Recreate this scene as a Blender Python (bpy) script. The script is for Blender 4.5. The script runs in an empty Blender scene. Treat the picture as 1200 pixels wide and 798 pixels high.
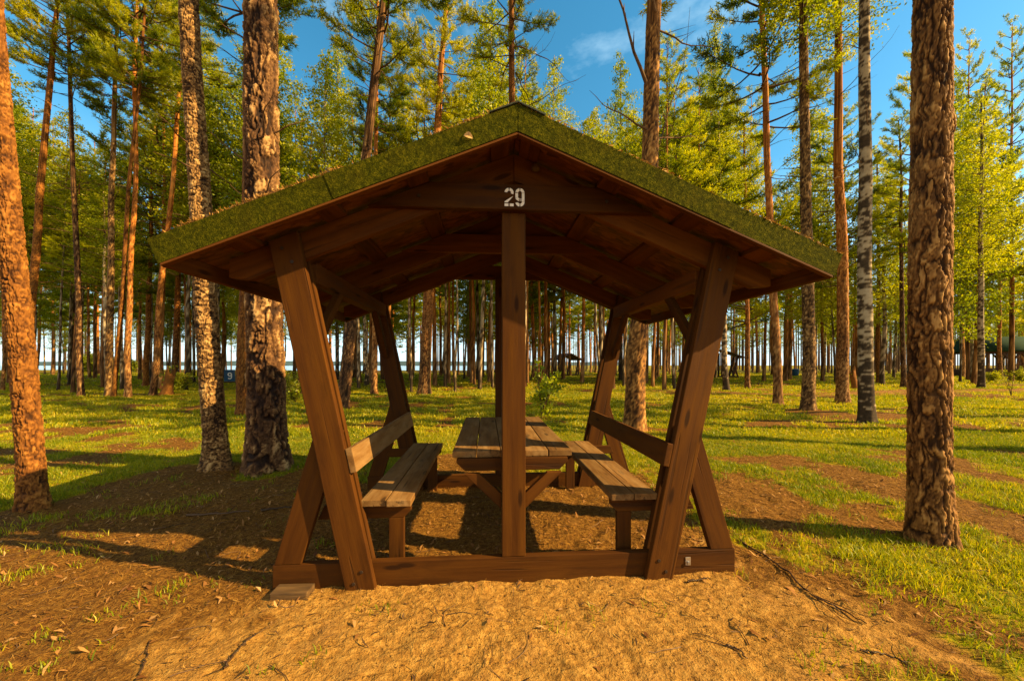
import bpy, bmesh, math, random
import numpy as np
from mathutils import Vector, Matrix, Euler

random.seed(7)
RNG = np.random.default_rng(11)
R = math.radians
sc = bpy.context.scene
COL = sc.collection

# ------------------------------------------------------------------ camera facts
F_PX, HZ, CAM_H = 430.0, 428.0, 1.35          # focal length and horizon in photo pixels, eye height


def gpt(x, y):
    """photo pixel of a point on the ground -> place on the ground"""
    d = F_PX * CAM_H / (y - HZ)
    return (x - 600.0) / F_PX * d, d


SUN_EL, SUN_AZ = R(31), R(13)                 # azimuth: from the right (+X), that much towards the camera
SUN_DIR = Vector((math.cos(SUN_AZ) * math.cos(SUN_EL), -math.sin(SUN_AZ) * math.cos(SUN_EL), math.sin(SUN_EL)))

# ------------------------------------------------------------------ numpy noise


def _hash(ix, iy, iz, s):
    n = (ix * 374761393 + iy * 668265263 + iz * 2147483647 + s * 1274126177).astype(np.int64) & 0xFFFFFFFF
    n = ((n ^ (n >> 13)) * 1274126177) & 0xFFFFFFFF
    n = ((n ^ (n >> 16)) * 2246822519) & 0xFFFFFFFF
    n = n ^ (n >> 15)
    return (n & 0xFFFFFF) / float(0xFFFFFF)


def vnoise(p, s=0):
    i = np.floor(p).astype(np.int64)
    f = p - i
    f = f * f * (3 - 2 * f)
    r = 0
    for dx in (0, 1):
        for dy in (0, 1):
            for dz in (0, 1):
                w = (f[:, 0] if dx else 1 - f[:, 0]) * (f[:, 1] if dy else 1 - f[:, 1]) * (f[:, 2] if dz else 1 - f[:, 2])
                r = r + w * _hash(i[:, 0] + dx, i[:, 1] + dy, i[:, 2] + dz, s)
    return r


def fbm(p, o=4, s=0):
    a, r, t = 1.0, 0, 0
    for k in range(o):
        r = r + a * vnoise(p * (2.03 ** k) + 17.3 * k, s + k)
        t += a
        a *= .5
    return r / t


def cells(p, s=0):
    i = np.floor(p).astype(np.int64)
    f1 = np.full(len(p), 9.0)
    f2 = np.full(len(p), 9.0)
    idv = np.zeros(len(p))
    for dx in (-1, 0, 1):
        for dy in (-1, 0, 1):
            for dz in (-1, 0, 1):
                c = i + np.array((dx, dy, dz))
                q = c + np.stack([_hash(c[:, 0], c[:, 1], c[:, 2], s + k) for k in range(3)], 1)
                d = np.sqrt(((p - q) ** 2).sum(1))
                h = _hash(c[:, 0], c[:, 1], c[:, 2], s + 5)
                m = d < f1
                f2 = np.where(m, f1, np.minimum(f2, d))
                idv = np.where(m, h, idv)
                f1 = np.where(m, d, f1)
    return f1, f2, idv


def sstep(a, b, x):
    t = np.clip((x - a) / (b - a), 0, 1)
    return t * t * (3 - 2 * t)


def n2(X, Y, k, o=3, s=0):
    X = np.asarray(X, float)
    Y = np.asarray(Y, float)
    return fbm(np.stack([X.ravel() * k, Y.ravel() * k, np.zeros(X.size)], 1), o, s).reshape(X.shape)


# ------------------------------------------------------------------ mesh / object helpers


def np_mesh(name, V, faces, mats=(), attrs=None, fmat=None, smooth=False):
    """faces: list of (k, array Nxk)"""
    me = bpy.data.meshes.new(name)
    V = np.asarray(V, np.float32)
    tot = sum(len(a) * k for k, a in faces)
    nf = sum(len(a) for k, a in faces)
    me.vertices.add(len(V))
    me.vertices.foreach_set('co', V.ravel())
    me.loops.add(tot)
    me.polygons.add(nf)
    me.loops.foreach_set('vertex_index', np.concatenate([np.asarray(a, np.int32).ravel() for k, a in faces]))
    st, c = [], 0
    for k, a in faces:
        st.append(c + np.arange(len(a)) * k)
        c += len(a) * k
    me.polygons.foreach_set('loop_start', np.concatenate(st).astype(np.int32))
    if fmat is not None:
        me.polygons.foreach_set('material_index', np.asarray(fmat, np.int32))
    if smooth:
        me.polygons.foreach_set('use_smooth', np.ones(nf, bool))
    me.update(calc_edges=True)
    for m in mats:
        me.materials.append(m)
    for k, v in (attrs or {}).items():
        v = np.asarray(v, np.float32)
        if v.ndim == 1:
            me.attributes.new(k, 'FLOAT', 'POINT').data.foreach_set('value', v)
        else:
            me.attributes.new(k, 'FLOAT_VECTOR', 'POINT').data.foreach_set('vector', v.ravel())
    return me


def link(name, me, parent=None, loc=None):
    o = bpy.data.objects.new(name, me)
    COL.objects.link(o)
    if parent is not None:
        o.parent = parent
    if loc is not None:
        o.location = loc
    return o


def tag(o, label=None, cat=None, group=None, kind=None):
    if label:
        o['label'] = label
    if cat:
        o['category'] = cat
    if group:
        o['group'] = group
    if kind:
        o['kind'] = kind
    return o


def empty(name, loc=(0, 0, 0), rot=(0, 0, 0), **k):
    o = bpy.data.objects.new(name, None)
    COL.objects.link(o)
    o.empty_display_size = .2
    o.location = loc
    o.rotation_euler = rot
    return tag(o, **k)


def prism(polys, axis, mat, name, parent, bevel=.004, grain='auto'):
    """polys: list of (polygon, a0, a1): an outline in the XZ plane (axis 'y') or YZ plane (axis 'x') extruded from a0 to a1.
    A point attribute 'grain' carries wood coordinates: x along the fibre."""
    bm = bmesh.new()
    lay = bm.verts.layers.float_vector.new('grain')
    for poly, a0, a1 in polys:
        b2 = bmesh.new()
        l2 = b2.verts.layers.float_vector.new('grain')
        mk = (lambda p, a: (p[0], a, p[1])) if axis == 'y' else (lambda p, a: (a, p[0], p[1]))
        A = [b2.verts.new(mk(p, a0)) for p in poly]
        B = [b2.verts.new(mk(p, a1)) for p in poly]
        n = len(poly)
        b2.faces.new(A)
        b2.faces.new(B[::-1])
        for i in range(n):
            b2.faces.new((A[i], B[i], B[(i + 1) % n], A[(i + 1) % n]))
        bmesh.ops.recalc_face_normals(b2, faces=b2.faces)
        if bevel:
            bmesh.ops.bevel(b2, geom=list(b2.edges), offset=bevel, segments=2, profile=.6, affect='EDGES', clamp_overlap=True)
        # longest direction
        g = grain
        if g == 'auto':
            best, bl = Vector((0, 1, 0)) if axis == 'y' else Vector((1, 0, 0)), abs(a1 - a0)
            for i in range(n):
                e = Vector(mk(poly[(i + 1) % n], 0)) - Vector(mk(poly[i], 0))
                if e.length > bl:
                    best, bl = e.normalized(), e.length
            g = best
        g = Vector(g).normalized()
        s = Vector((0, 1, 0)) if abs(g.y) < .7 else Vector((1, 0, 0))
        s = (s - g * s.dot(g)).normalized()
        t = g.cross(s)
        off = Vector((random.uniform(0, 50), random.uniform(0, 50), random.uniform(0, 50)))
        vm = {}
        for v in b2.verts:
            w = bm.verts.new(v.co)
            w[lay] = Vector((v.co.dot(g), v.co.dot(s), v.co.dot(t))) + off
            vm[v] = w
        for f in b2.faces:
            bm.faces.new([vm[v] for v in f.verts])
        b2.free()
    me = bpy.data.meshes.new(name)
    bm.to_mesh(me)
    bm.free()
    me.materials.append(mat)
    return link(name, me, parent)


def rect(x0, z0, x1, z1):
    return [(x0, z0), (x1, z0), (x1, z1), (x0, z1)]


def strip(p, q, w):
    """a bar outline from p to q, w wide"""
    d = Vector((q[0] - p[0], q[1] - p[1])).normalized()
    n = Vector((-d.y, d.x)) * (w / 2)
    return [(p[0] - n.x, p[1] - n.y), (q[0] - n.x, q[1] - n.y), (q[0] + n.x, q[1] + n.y), (p[0] + n.x, p[1] + n.y)]


def mir(poly):
    return [(-x, z) for x, z in poly][::-1]


def tube(path, rad, n=5):
    """numpy tube along path (kx3); returns V, F(quads)"""
    P = np.asarray(path, float)
    k = len(P)
    rad = np.broadcast_to(np.asarray(rad, float), (k,))
    T = np.gradient(P, axis=0)
    T /= np.linalg.norm(T, axis=1, keepdims=True) + 1e-9
    ref = np.where(np.abs(T[:, 2:3]) > .9, np.array([[1., 0, 0]]), np.array([[0, 0, 1.]]))
    A = np.cross(T, ref)
    A /= np.linalg.norm(A, axis=1, keepdims=True) + 1e-9
    B = np.cross(T, A)
    th = np.arange(n) * 2 * np.pi / n
    V = P[:, None, :] + rad[:, None, None] * (np.cos(th)[None, :, None] * A[:, None, :] + np.sin(th)[None, :, None] * B[:, None, :])
    i = np.arange(k - 1)[:, None] * n
    j = np.arange(n)[None, :]
    j2 = (j + 1) % n
    Fq = np.stack([i + j, i + j2, i + n + j2, i + n + j], -1).reshape(-1, 4)
    return V.reshape(-1, 3), Fq


class Acc:
    """collects numpy pieces of one mesh"""

    def __init__(s):
        s.V, s.F, s.M, s.A, s.n = [], {}, {}, [], 0

    def add(s, V, F, m=0, a=None):
        k = F.shape[1]
        s.F.setdefault(k, []).append(F + s.n)
        s.M.setdefault(k, []).append(np.full(len(F), m))
        s.V.append(V)
        s.A.append(np.full(len(V), 0.5) if a is None else np.broadcast_to(a, (len(V),)))
        s.n += len(V)

    def mesh(s, name, mats, smooth=False):
        ks = sorted(s.F)
        return np_mesh(name, np.concatenate(s.V), [(k, np.concatenate(s.F[k])) for k in ks], mats,
                       {'tone': np.concatenate(s.A)}, np.concatenate([np.concatenate(s.M[k]) for k in ks]), smooth)


# ------------------------------------------------------------------ materials


class NT:
    def __init__(s, name):
        s.m = bpy.data.materials.new(name)
        s.m.use_nodes = True
        s.t = s.m.node_tree
        s.t.nodes.clear()
        s.out = s.n('ShaderNodeOutputMaterial')

    def n(s, typ, **k):
        o = s.t.nodes.new(typ)
        for a, b in k.items():
            if a.startswith('i_'):
                key = a[2:].replace('_', ' ')
                o.inputs[int(key) if key.isdigit() else key].default_value = b
            else:
                setattr(o, a, b)
        return o

    def l(s, a, b):
        s.t.links.new(a, b)

    def attr(s, name):
        return s.n('ShaderNodeAttribute', attribute_name=name)

    def mapping(s, vec, scale):
        m = s.n('ShaderNodeMapping')
        m.inputs['Scale'].default_value = scale
        s.l(vec, m.inputs['Vector'])
        return m.outputs['Vector']

    def noise(s, vec, scale, detail=4, rough=.55):
        o = s.n('ShaderNodeTexNoise')
        o.inputs['Scale'].default_value = scale
        o.inputs['Detail'].default_value = detail
        o.inputs['Roughness'].default_value = rough
        if vec is not None:
            s.l(vec, o.inputs['Vector'])
        return o.outputs['Fac']

    def ramp(s, fac, stops):
        o = s.n('ShaderNodeValToRGB')
        e = o.color_ramp.elements
        while len(e) < len(stops):
            e.new(.5)
        for k, (p, c) in zip(e, stops):
            k.position = p
            k.color = (*c, 1) if len(c) == 3 else c
        s.l(fac, o.inputs['Fac'])
        return o.outputs['Color']

    def rng(s, fac, a, b, c=0., d=1.):
        o = s.n('ShaderNodeMapRange')
        for i, v in zip((1, 2, 3, 4), (a, b, c, d)):
            o.inputs[i].default_value = v
        s.l(fac, o.inputs[0])
        return o.outputs[0]

    def mix(s, fac, a, b, mode='MIX'):
        o = s.n('ShaderNodeMix', data_type='RGBA', blend_type=mode)
        for sock, v in ((o.inputs[0], fac), (o.inputs[6], a), (o.inputs[7], b)):
            if isinstance(v, (int, float)):
                sock.default_value = v
            elif isinstance(v, tuple):
                sock.default_value = (*v, 1)
            else:
                s.l(v, sock)
        return o.outputs[2]

    def math(s, op, a, b=None):
        o = s.n('ShaderNodeMath', operation=op)
        for sock, v in zip(o.inputs, (a, b)):
            if v is None:
                continue
            if isinstance(v, (int, float)):
                sock.default_value = v
            else:
                s.l(v, sock)
        return o.outputs[0]

    def bump(s, h, strength, dist, prev=None):
        o = s.n('ShaderNodeBump')
        o.inputs['Strength'].default_value = strength
        o.inputs['Distance'].default_value = dist
        s.l(h, o.inputs['Height'])
        if prev:
            s.l(prev, o.inputs['Normal'])
        return o.outputs['Normal']

    def pbr(s, color, rough=.7, normal=None, spec=.3, metal=0.):
        o = s.n('ShaderNodeBsdfPrincipled')
        for k, v in (('Base Color', color), ('Roughness', rough), ('Specular IOR Level', spec), ('Metallic', metal)):
            if isinstance(v, tuple):
                o.inputs[k].default_value = (*v, 1)
            elif isinstance(v, (int, float)):
                o.inputs[k].default_value = v
            else:
                s.l(v, o.inputs[k])
        if normal:
            s.l(normal, o.inputs['Normal'])
        s.l(o.outputs[0], s.out.inputs['Surface'])
        return s.m

    def leaf(s, color, trans=.45, rough=.6):
        d = s.n('ShaderNodeBsdfDiffuse')
        t = s.n('ShaderNodeBsdfTranslucent')
        g = s.n('ShaderNodeBsdfGlossy')
        g.inputs['Roughness'].default_value = .45
        g.inputs['Color'].default_value = (.5, .5, .4, 1)
        m = s.n('ShaderNodeMixShader')
        m.inputs[0].default_value = trans
        m2 = s.n('ShaderNodeMixShader')
        m2.inputs[0].default_value = .04
        s.l(color, d.inputs['Color'])
        tc = s.mix(.5, color, (1., .95, .25), 'MULTIPLY')
        tc = s.mix(1.0, tc, (1.5, 1.5, 1.2), 'MULTIPLY')
        s.l(tc, t.inputs['Color'])
        s.l(d.outputs[0], m.inputs[1])
        s.l(t.outputs[0], m.inputs[2])
        s.l(m.outputs[0], m2.inputs[1])
        s.l(g.outputs[0], m2.inputs[2])
        s.l(m2.outputs[0], s.out.inputs['Surface'])
        return s.m


def wood_mat(name, dark, mid, light, worn=0., rough=.62):
    s = NT(name)
    g = s.attr('grain').outputs['Vector']
    rnd = s.n('ShaderNodeObjectInfo').outputs['Random']
    fib = s.noise(s.mapping(g, (1.6, 26, 26)), 1.0, 5, .6)
    wide = s.noise(s.mapping(g, (.9, 6, 6)), 1.0, 3, .5)
    fine = s.noise(s.mapping(g, (6, 160, 160)), 1.0, 3, .6)
    f = s.math('ADD', s.math('MULTIPLY', fib, .55), s.math('MULTIPLY', wide, .45))
    c = s.ramp(f, [(.32, dark), (.5, mid), (.68, light)])
    blot = s.noise(s.mapping(g, (2.2, 7, 7)), 1.0, 5, .65)
    c = s.mix(s.rng(blot, .52, .75, 0, .55), c, tuple(x * .45 for x in dark))
    # knots
    v = s.n('ShaderNodeTexVoronoi')
    v.inputs['Scale'].default_value = 1.0
    s.l(s.mapping(g, (2.3, 9, 9)), v.inputs['Vector'])
    kn = s.rng(v.outputs['Distance'], .10, .17, 1, 0)
    c = s.mix(s.math('MULTIPLY', kn, .75), c, tuple(x * .3 for x in dark))
    # splits
    cr = s.noise(s.mapping(g, (1.1, 34, 34)), 1.0, 2, .4)
    crk = s.rng(cr, .655, .69, 0, 1)
    c = s.mix(s.math('MULTIPLY', crk, (.35 if not worn else .7)), c, (.012, .007, .004))
    if worn:
        w = s.noise(s.mapping(g, (3, 16, 16)), 1.0, 5, .7)
        c = s.mix(s.rng(w, .42, .66, 0, worn), c, (.27, .17, .07))
    hv = s.n('ShaderNodeHueSaturation')
    s.l(c, hv.inputs['Color'])
    s.l(s.rng(rnd, 0, 1, .78, 1.18), hv.inputs['Value'])
    h = s.math('ADD', s.math('MULTIPLY', fine, .35), s.math('MULTIPLY', fib, .6))
    h = s.math('SUBTRACT', h, s.math('MULTIPLY', crk, .9))
    nrm = s.bump(h, .55, .004)
    return s.pbr(hv.outputs['Color'], s.rng(fib, .3, .7, rough, rough + .25), nrm, .12)


M = {}
M['wood'] = wood_mat('stained_wood', (.034, .0102, .0006), (.064, .0215, .0012), (.093, .034, .0022))
M['wood_seat'] = wood_mat('worn_plank_wood', (.075, .034, .009), (.15, .075, .021), (.23, .125, .04), worn=.55, rough=.7)
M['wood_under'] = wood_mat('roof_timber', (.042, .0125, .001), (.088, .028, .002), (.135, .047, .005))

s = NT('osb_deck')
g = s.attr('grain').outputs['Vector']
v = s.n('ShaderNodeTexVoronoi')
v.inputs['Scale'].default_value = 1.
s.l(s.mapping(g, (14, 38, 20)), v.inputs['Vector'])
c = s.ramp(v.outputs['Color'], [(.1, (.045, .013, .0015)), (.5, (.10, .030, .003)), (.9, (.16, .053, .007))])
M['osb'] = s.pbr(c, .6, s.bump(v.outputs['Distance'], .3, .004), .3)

s = NT('green_shingle')
g = s.n('ShaderNodeTexCoord').outputs['Object']
a = s.noise(g, 140, 4, .7)
b = s.noise(g, 9, 5, .6)
d = s.noise(g, 45, 3, .6)
c = s.ramp(s.math('ADD', s.math('MULTIPLY', a, .6), s.math('MULTIPLY', d, .4)), [(.36, (.011, .013, .0006)), (.5, (.036, .040, .0012)), (.62, (.092, .084, .003)), (.74, (.21, .17, .012))])
c = s.mix(s.rng(b, .45, .7, 0, .5), c, (.040, .034, .002))
h = s.math('ADD', a, s.math('MULTIPLY', d, .8))
M['shingle'] = s.pbr(c, .95, s.bump(h, .9, .006), .04)

s = NT('ridge_felt')
g = s.n('ShaderNodeTexCoord').outputs['Object']
M['felt'] = s.pbr(s.ramp(s.noise(g, 60, 4), [(.3, (.012, .016, .010)), (.7, (.04, .05, .028))]), .8, s.bump(s.noise(g, 150, 3), .5, .004))

s = NT('white_paint')
g = s.n('ShaderNodeTexCoord').outputs['Object']
M['white'] = s.pbr(s.ramp(s.noise(g, 90, 4, .7), [(.28, (.34, .27, .18)), (.42, (.78, .74, .64)), (.7, (.86, .83, .75))]), .6)

s = NT('galvanised_metal')
g = s.n('ShaderNodeTexCoord').outputs['Object']
M['metal'] = s.pbr(s.ramp(s.noise(g, 40, 3), [(.3, (.42, .41, .38)), (.7, (.62, .6, .56))]), .35, None, .5, .9)

M['bolt'] = NT('rusty_steel').pbr((.045, .03, .02), .5, None, .5, .6)

s = NT('blue_paint')
g = s.n('ShaderNodeTexCoord').outputs['Object']
M['blue'] = s.pbr(s.ramp(s.noise(g, 4, 4), [(.3, (.006, .045, .10)), (.7, (.010, .075, .16))]), .45)

s = NT('green_metal_roof')
g = s.n('ShaderNodeTexCoord').outputs['Object']
M['green_metal'] = s.pbr(s.ramp(s.noise(g, 2, 4), [(.3, (.012, .032, .014)), (.7, (.022, .05, .022))]), .85, None, .08)

s = NT('dark_timber')
g = s.n('ShaderNodeTexCoord').outputs['Object']
M['dark_timber'] = s.pbr(s.ramp(s.noise(g, 5, 4), [(.3, (.03, .014, .007)), (.7, (.08, .036, .016))]), .7)

s = NT('grey_lumber')
g = s.attr('grain').outputs['Vector']
f = s.noise(s.mapping(g, (4, 40, 40)), 1, 5, .65)
M['block'] = s.pbr(s.ramp(f, [(.3, (.035, .018, .005)), (.6, (.095, .052, .016)), (.8, (.16, .095, .035))]), .8, s.bump(f, .6, .006))


def bark_mat(name, stops, low=None, fine=60., stretch=.3, bumpd=.006, patch=None):
    """tone: plate/crack value made with the trunk's shape; hgt: metres up the trunk"""
    s = NT(name)
    t = s.attr('tone').outputs['Fac']
    co = s.n('ShaderNodeTexCoord').outputs['Object']
    mp = s.mapping(co, (1, 1, stretch))
    n = s.noise(mp, fine, 4, .65)
    n2_ = s.noise(mp, fine * .22, 4, .6)
    f = s.math('ADD', s.math('MULTIPLY', t, .62), s.math('ADD', s.math('MULTIPLY', n, .2), s.math('MULTIPLY', n2_, .24)))
    c = s.ramp(f, stops)
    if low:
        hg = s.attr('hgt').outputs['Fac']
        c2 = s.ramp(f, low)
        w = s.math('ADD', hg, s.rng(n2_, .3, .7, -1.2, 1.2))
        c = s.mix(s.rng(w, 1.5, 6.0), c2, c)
    if patch:
        pn = s.noise(co, 2.6, 4, .6)
        c = s.mix(s.rng(pn, .5, .66, 0, .55), c, patch)
    hv = s.n('ShaderNodeHueSaturation')
    s.l(c, hv.inputs['Color'])
    s.l(s.rng(s.n('ShaderNodeObjectInfo').outputs['Random'], 0, 1, .75, 1.2), hv.inputs['Value'])
    h = s.math('ADD', s.math('MULTIPLY', n, .5), s.math('MULTIPLY', t, .8))
    return s.pbr(hv.outputs['Color'], .85, s.bump(h, .8, bumpd), .2)


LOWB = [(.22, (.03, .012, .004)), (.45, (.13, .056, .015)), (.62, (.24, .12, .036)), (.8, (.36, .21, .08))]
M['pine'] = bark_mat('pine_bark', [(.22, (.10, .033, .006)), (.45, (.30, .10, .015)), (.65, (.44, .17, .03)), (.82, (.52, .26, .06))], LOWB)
M['orange'] = bark_mat('orange_pine_bark', [(.22, (.035, .012, .003)), (.44, (.15, .054, .008)), (.68, (.26, .102, .015)), (.9, (.38, .175, .034))])
M['plated'] = bark_mat('plated_pine_bark', [(.22, (.024, .009, .002)), (.44, (.13, .055, .012)), (.64, (.27, .128, .030)), (.84, (.46, .25, .07))])
M['dark_plated'] = bark_mat('dark_furrowed_bark', [(.22, (.014, .006, .003)), (.46, (.075, .034, .012)), (.66, (.17, .088, .03)), (.86, (.40, .25, .10))])
M['scaly'] = bark_mat('scaly_grey_bark', [(.22, (.022, .010, .004)), (.44, (.12, .060, .018)), (.64, (.30, .165, .052)), (.84, (.52, .34, .13))])
M['birch'] = bark_mat('birch_bark', [(.3, (.014, .010, .006)), (.46, (.075, .048, .024)), (.6, (.23, .165, .09)), (.85, (.50, .40, .25))], fine=30, stretch=2.5, bumpd=.003)
M['limb'] = bark_mat('limb_bark', [(.3, (.05, .028, .014)), (.7, (.16, .085, .038))])


def leaf_mat(name, stops, trans=.45):
    s = NT(name)
    t = s.attr('tone').outputs['Fac']
    r = s.n('ShaderNodeObjectInfo').outputs['Random']
    f = s.math('ADD', s.math('MULTIPLY', t, .7), s.math('MULTIPLY', r, .3))
    return s.leaf(s.ramp(f, stops), trans)


M['needle'] = leaf_mat('pine_needles', [(.10, (.035, .07, .002)), (.36, (.15, .20, .003)), (.62, (.34, .35, .004)), (1, (.50, .45, .006))], .55)
M['birch_leaf'] = leaf_mat('birch_leaves', [(.1, (.08, .13, .002)), (.45, (.23, .27, .003)), (.85, (.44, .42, .005))], .5)
M['shrub_leaf'] = leaf_mat('shrub_leaves', [(.1, (.09, .12, .004)), (.5, (.20, .23, .006)), (.9, (.34, .32, .008))], .5)
M['sap_leaf'] = leaf_mat('sapling_leaves', [(.1, (.14, .19, .004)), (.5, (.32, .36, .006)), (.9, (.48, .48, .01))], .5)
M['grass'] = leaf_mat('grass_blades', [(.05, (.025, .055, .001)), (.38, (.10, .155, .002)), (.64, (.30, .30, .003)), (1, (.58, .40, .012))], .4)
M['litter'] = leaf_mat('dry_needles', [(.1, (.05, .018, .004)), (.45, (.19, .085, .014)), (.75, (.40, .21, .04)), (1, (.62, .40, .11))], .12)
M['dry_leaf'] = leaf_mat('dry_leaves', [(.1, (.09, .03, .01)), (.5, (.30, .14, .04)), (.85, (.45, .27, .10)), (1, (.5, .38, .2))], .2)
M['twig'] = leaf_mat('twig_bark', [(.1, (.02, .012, .008)), (.6, (.07, .038, .02)), (1, (.2, .12, .07))], .0)

# ground
s = NT('forest_floor')
msk = s.attr('mask').outputs['Vector']
sep = s.n('ShaderNodeSeparateXYZ')
s.l(msk, sep.inputs[0])
P = s.n('ShaderNodeTexCoord').outputs['Object']
nE = s.noise(P, 55, 4, .7)
nA, nB, nC, nD = s.noise(P, 30, 5, .65), s.noise(P, 110, 4, .65), s.noise(P, 4.5, 5, .6), s.noise(P, .8, 5, .6)
sandc = s.ramp(nA, [(.3, (.20, .095, .018)), (.5, (.33, .172, .034)), (.7, (.43, .25, .06))])
sandc = s.mix(s.rng(nE, .585, .63, 0, .9), sandc, (.06, .027, .006))
sandc = s.mix(s.rng(nB, .58, .68, 0, .7), sandc, (.06, .03, .008))
sandc = s.mix(s.rng(nC, .52, .72, 0, .45), sandc, (.19, .10, .035))
v = s.n('ShaderNodeTexVoronoi')
v.inputs['Scale'].default_value = 45
s.l(P, v.inputs['Vector'])
litc = s.ramp(s.math('ADD', s.math('MULTIPLY', nB, .5), s.math('MULTIPLY', nA, .5)), [(.32, (.030, .012, .003)), (.47, (.115, .050, .008)), (.58, (.22, .11, .018)), (.70, (.40, .22, .04))])
grc = s.ramp(s.math('ADD', s.math('MULTIPLY', nA, .45), s.math('MULTIPLY', nC, .55)), [(.3, (.05, .060, .002)), (.46, (.14, .14, .002)), (.58, (.30, .22, .004)), (.74, (.44, .26, .012))])
sm = s.math('ADD', sep.outputs[0], s.rng(nC, .3, .7, -.35, .35))
gm_ = s.math('ADD', sep.outputs[1], s.rng(nC, .3, .7, -.3, .3))
c = s.mix(s.rng(gm_, .35, .6), litc, grc)
c = s.mix(s.rng(sm, .35, .65), c, sandc)
h = s.math('ADD', s.math('MULTIPLY', nA, 1.), s.math('MULTIPLY', nB, .5))
M['ground'] = s.pbr(c, .95, s.bump(nC, .5, .08, s.bump(h, .8, .03)), .1)

s = NT('lake_water')
P = s.n('ShaderNodeTexCoord').outputs['Object']
M['water'] = s.pbr((.02, .05, .07), .12, s.bump(s.noise(s.mapping(P, (.15, .8, 1)), 1., 3), .25, .3), .5)
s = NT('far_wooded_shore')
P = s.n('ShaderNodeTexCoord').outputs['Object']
M['hills'] = s.pbr(s.ramp(s.noise(P, .02, 4), [(.3, (.03, .06, .075)), (.7, (.05, .10, .12))]), 1.)  # blue of distance haze put into the base colour of the wooded shore

# ------------------------------------------------------------------ world, sun, camera
w = bpy.data.worlds.new('World')
sc.world = w
w.use_nodes = True
nt = w.node_tree
nt.nodes.clear()
out = nt.nodes.new('ShaderNodeOutputWorld')
bg = nt.nodes.new('ShaderNodeBackground')
sky = nt.nodes.new('ShaderNodeTexSky')
sky.sky_type = 'NISHITA'
sky.sun_disc = False
sky.sun_elevation = SUN_EL
sky.sun_rotation = math.atan2(SUN_DIR.x, SUN_DIR.y)
sky.air_density = 1.0
sky.dust_density = .4
sky.ozone_density = 2.2
hs = nt.nodes.new('ShaderNodeHueSaturation')
hs.inputs['Saturation'].default_value = 1.3
hs.inputs['Hue'].default_value = .475
nt.links.new(sky.outputs[0], hs.inputs['Color'])
tc = nt.nodes.new('ShaderNodeTexCoord')
mp = nt.nodes.new('ShaderNodeMapping')
mp.inputs['Scale'].default_value = (1, 1, 2.6)
nt.links.new(tc.outputs['Generated'], mp.inputs['Vector'])
ns = nt.nodes.new('ShaderNodeTexNoise')
ns.inputs['Scale'].default_value = 2.3
ns.inputs['Detail'].default_value = 7
ns.inputs['Roughness'].default_value = .6
nt.links.new(mp.outputs[0], ns.inputs['Vector'])
mr = nt.nodes.new('ShaderNodeMapRange')
for i, v_ in zip((1, 2, 3, 4), (.58, .80, 0, .6)):
    mr.inputs[i].default_value = v_
nt.links.new(ns.outputs['Fac'], mr.inputs[0])
# cloud bank low over the lake
sepw = nt.nodes.new('ShaderNodeSeparateXYZ')
nt.links.new(tc.outputs['Generated'], sepw.inputs[0])
lo = nt.nodes.new('ShaderNodeMapRange')
for i, v_ in zip((1, 2, 3, 4), (.0, .42, .78, 0)):
    lo.inputs[i].default_value = v_
nt.links.new(sepw.outputs[2], lo.inputs[0])
mx0 = nt.nodes.new('ShaderNodeMath')
mx0.operation = 'MAXIMUM'
nt.links.new(mr.outputs[0], mx0.inputs[0])
nt.links.new(lo.outputs[0], mx0.inputs[1])
# unseen warm cloud added behind the viewer as fill for front faces and shade
bk = nt.nodes.new('ShaderNodeMapRange')
for i, v_ in zip((1, 2, 3, 4), (.05, -.45, 0, .48)):
    bk.inputs[i].default_value = v_
nt.links.new(sepw.outputs[1], bk.inputs[0])
brk = nt.nodes.new('ShaderNodeMapRange')
for i, v_ in zip((1, 2, 3, 4), (.36, .56, .25, 1)):
    brk.inputs[i].default_value = v_
nt.links.new(ns.outputs['Fac'], brk.inputs[0])
bkm = nt.nodes.new('ShaderNodeMath')
bkm.operation = 'MULTIPLY'
nt.links.new(bk.outputs[0], bkm.inputs[0])
nt.links.new(brk.outputs[0], bkm.inputs[1])
mxs = nt.nodes.new('ShaderNodeMix')
mxs.data_type = 'RGBA'
nt.links.new(mx0.outputs[0], mxs.inputs[0])
nt.links.new(hs.outputs[0], mxs.inputs[6])
mxs.inputs[7].default_value = (4.0, 5.6, 6.4, 1)
mx2 = nt.nodes.new('ShaderNodeMix')
mx2.data_type = 'RGBA'
nt.links.new(bkm.outputs[0], mx2.inputs[0])
nt.links.new(mxs.outputs[2], mx2.inputs[6])
mx2.inputs[7].default_value = (8.5, 5.6, 2.6, 1)
nt.links.new(mx2.outputs[2], bg.inputs['Color'])
bg.inputs['Strength'].default_value = .085
nt.links.new(bg.outputs[0], out.inputs['Surface'])

sl = bpy.data.lights.new('sun', 'SUN')
sl.energy = 5.0
sl.angle = R(.5)
sl.color = (1.0, .68, .28)
so = bpy.data.objects.new('sun', sl)
COL.objects.link(so)
so.rotation_euler = (-SUN_DIR).to_track_quat('-Z', 'Y').to_euler()
so.location = (20, -5, 15)

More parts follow.
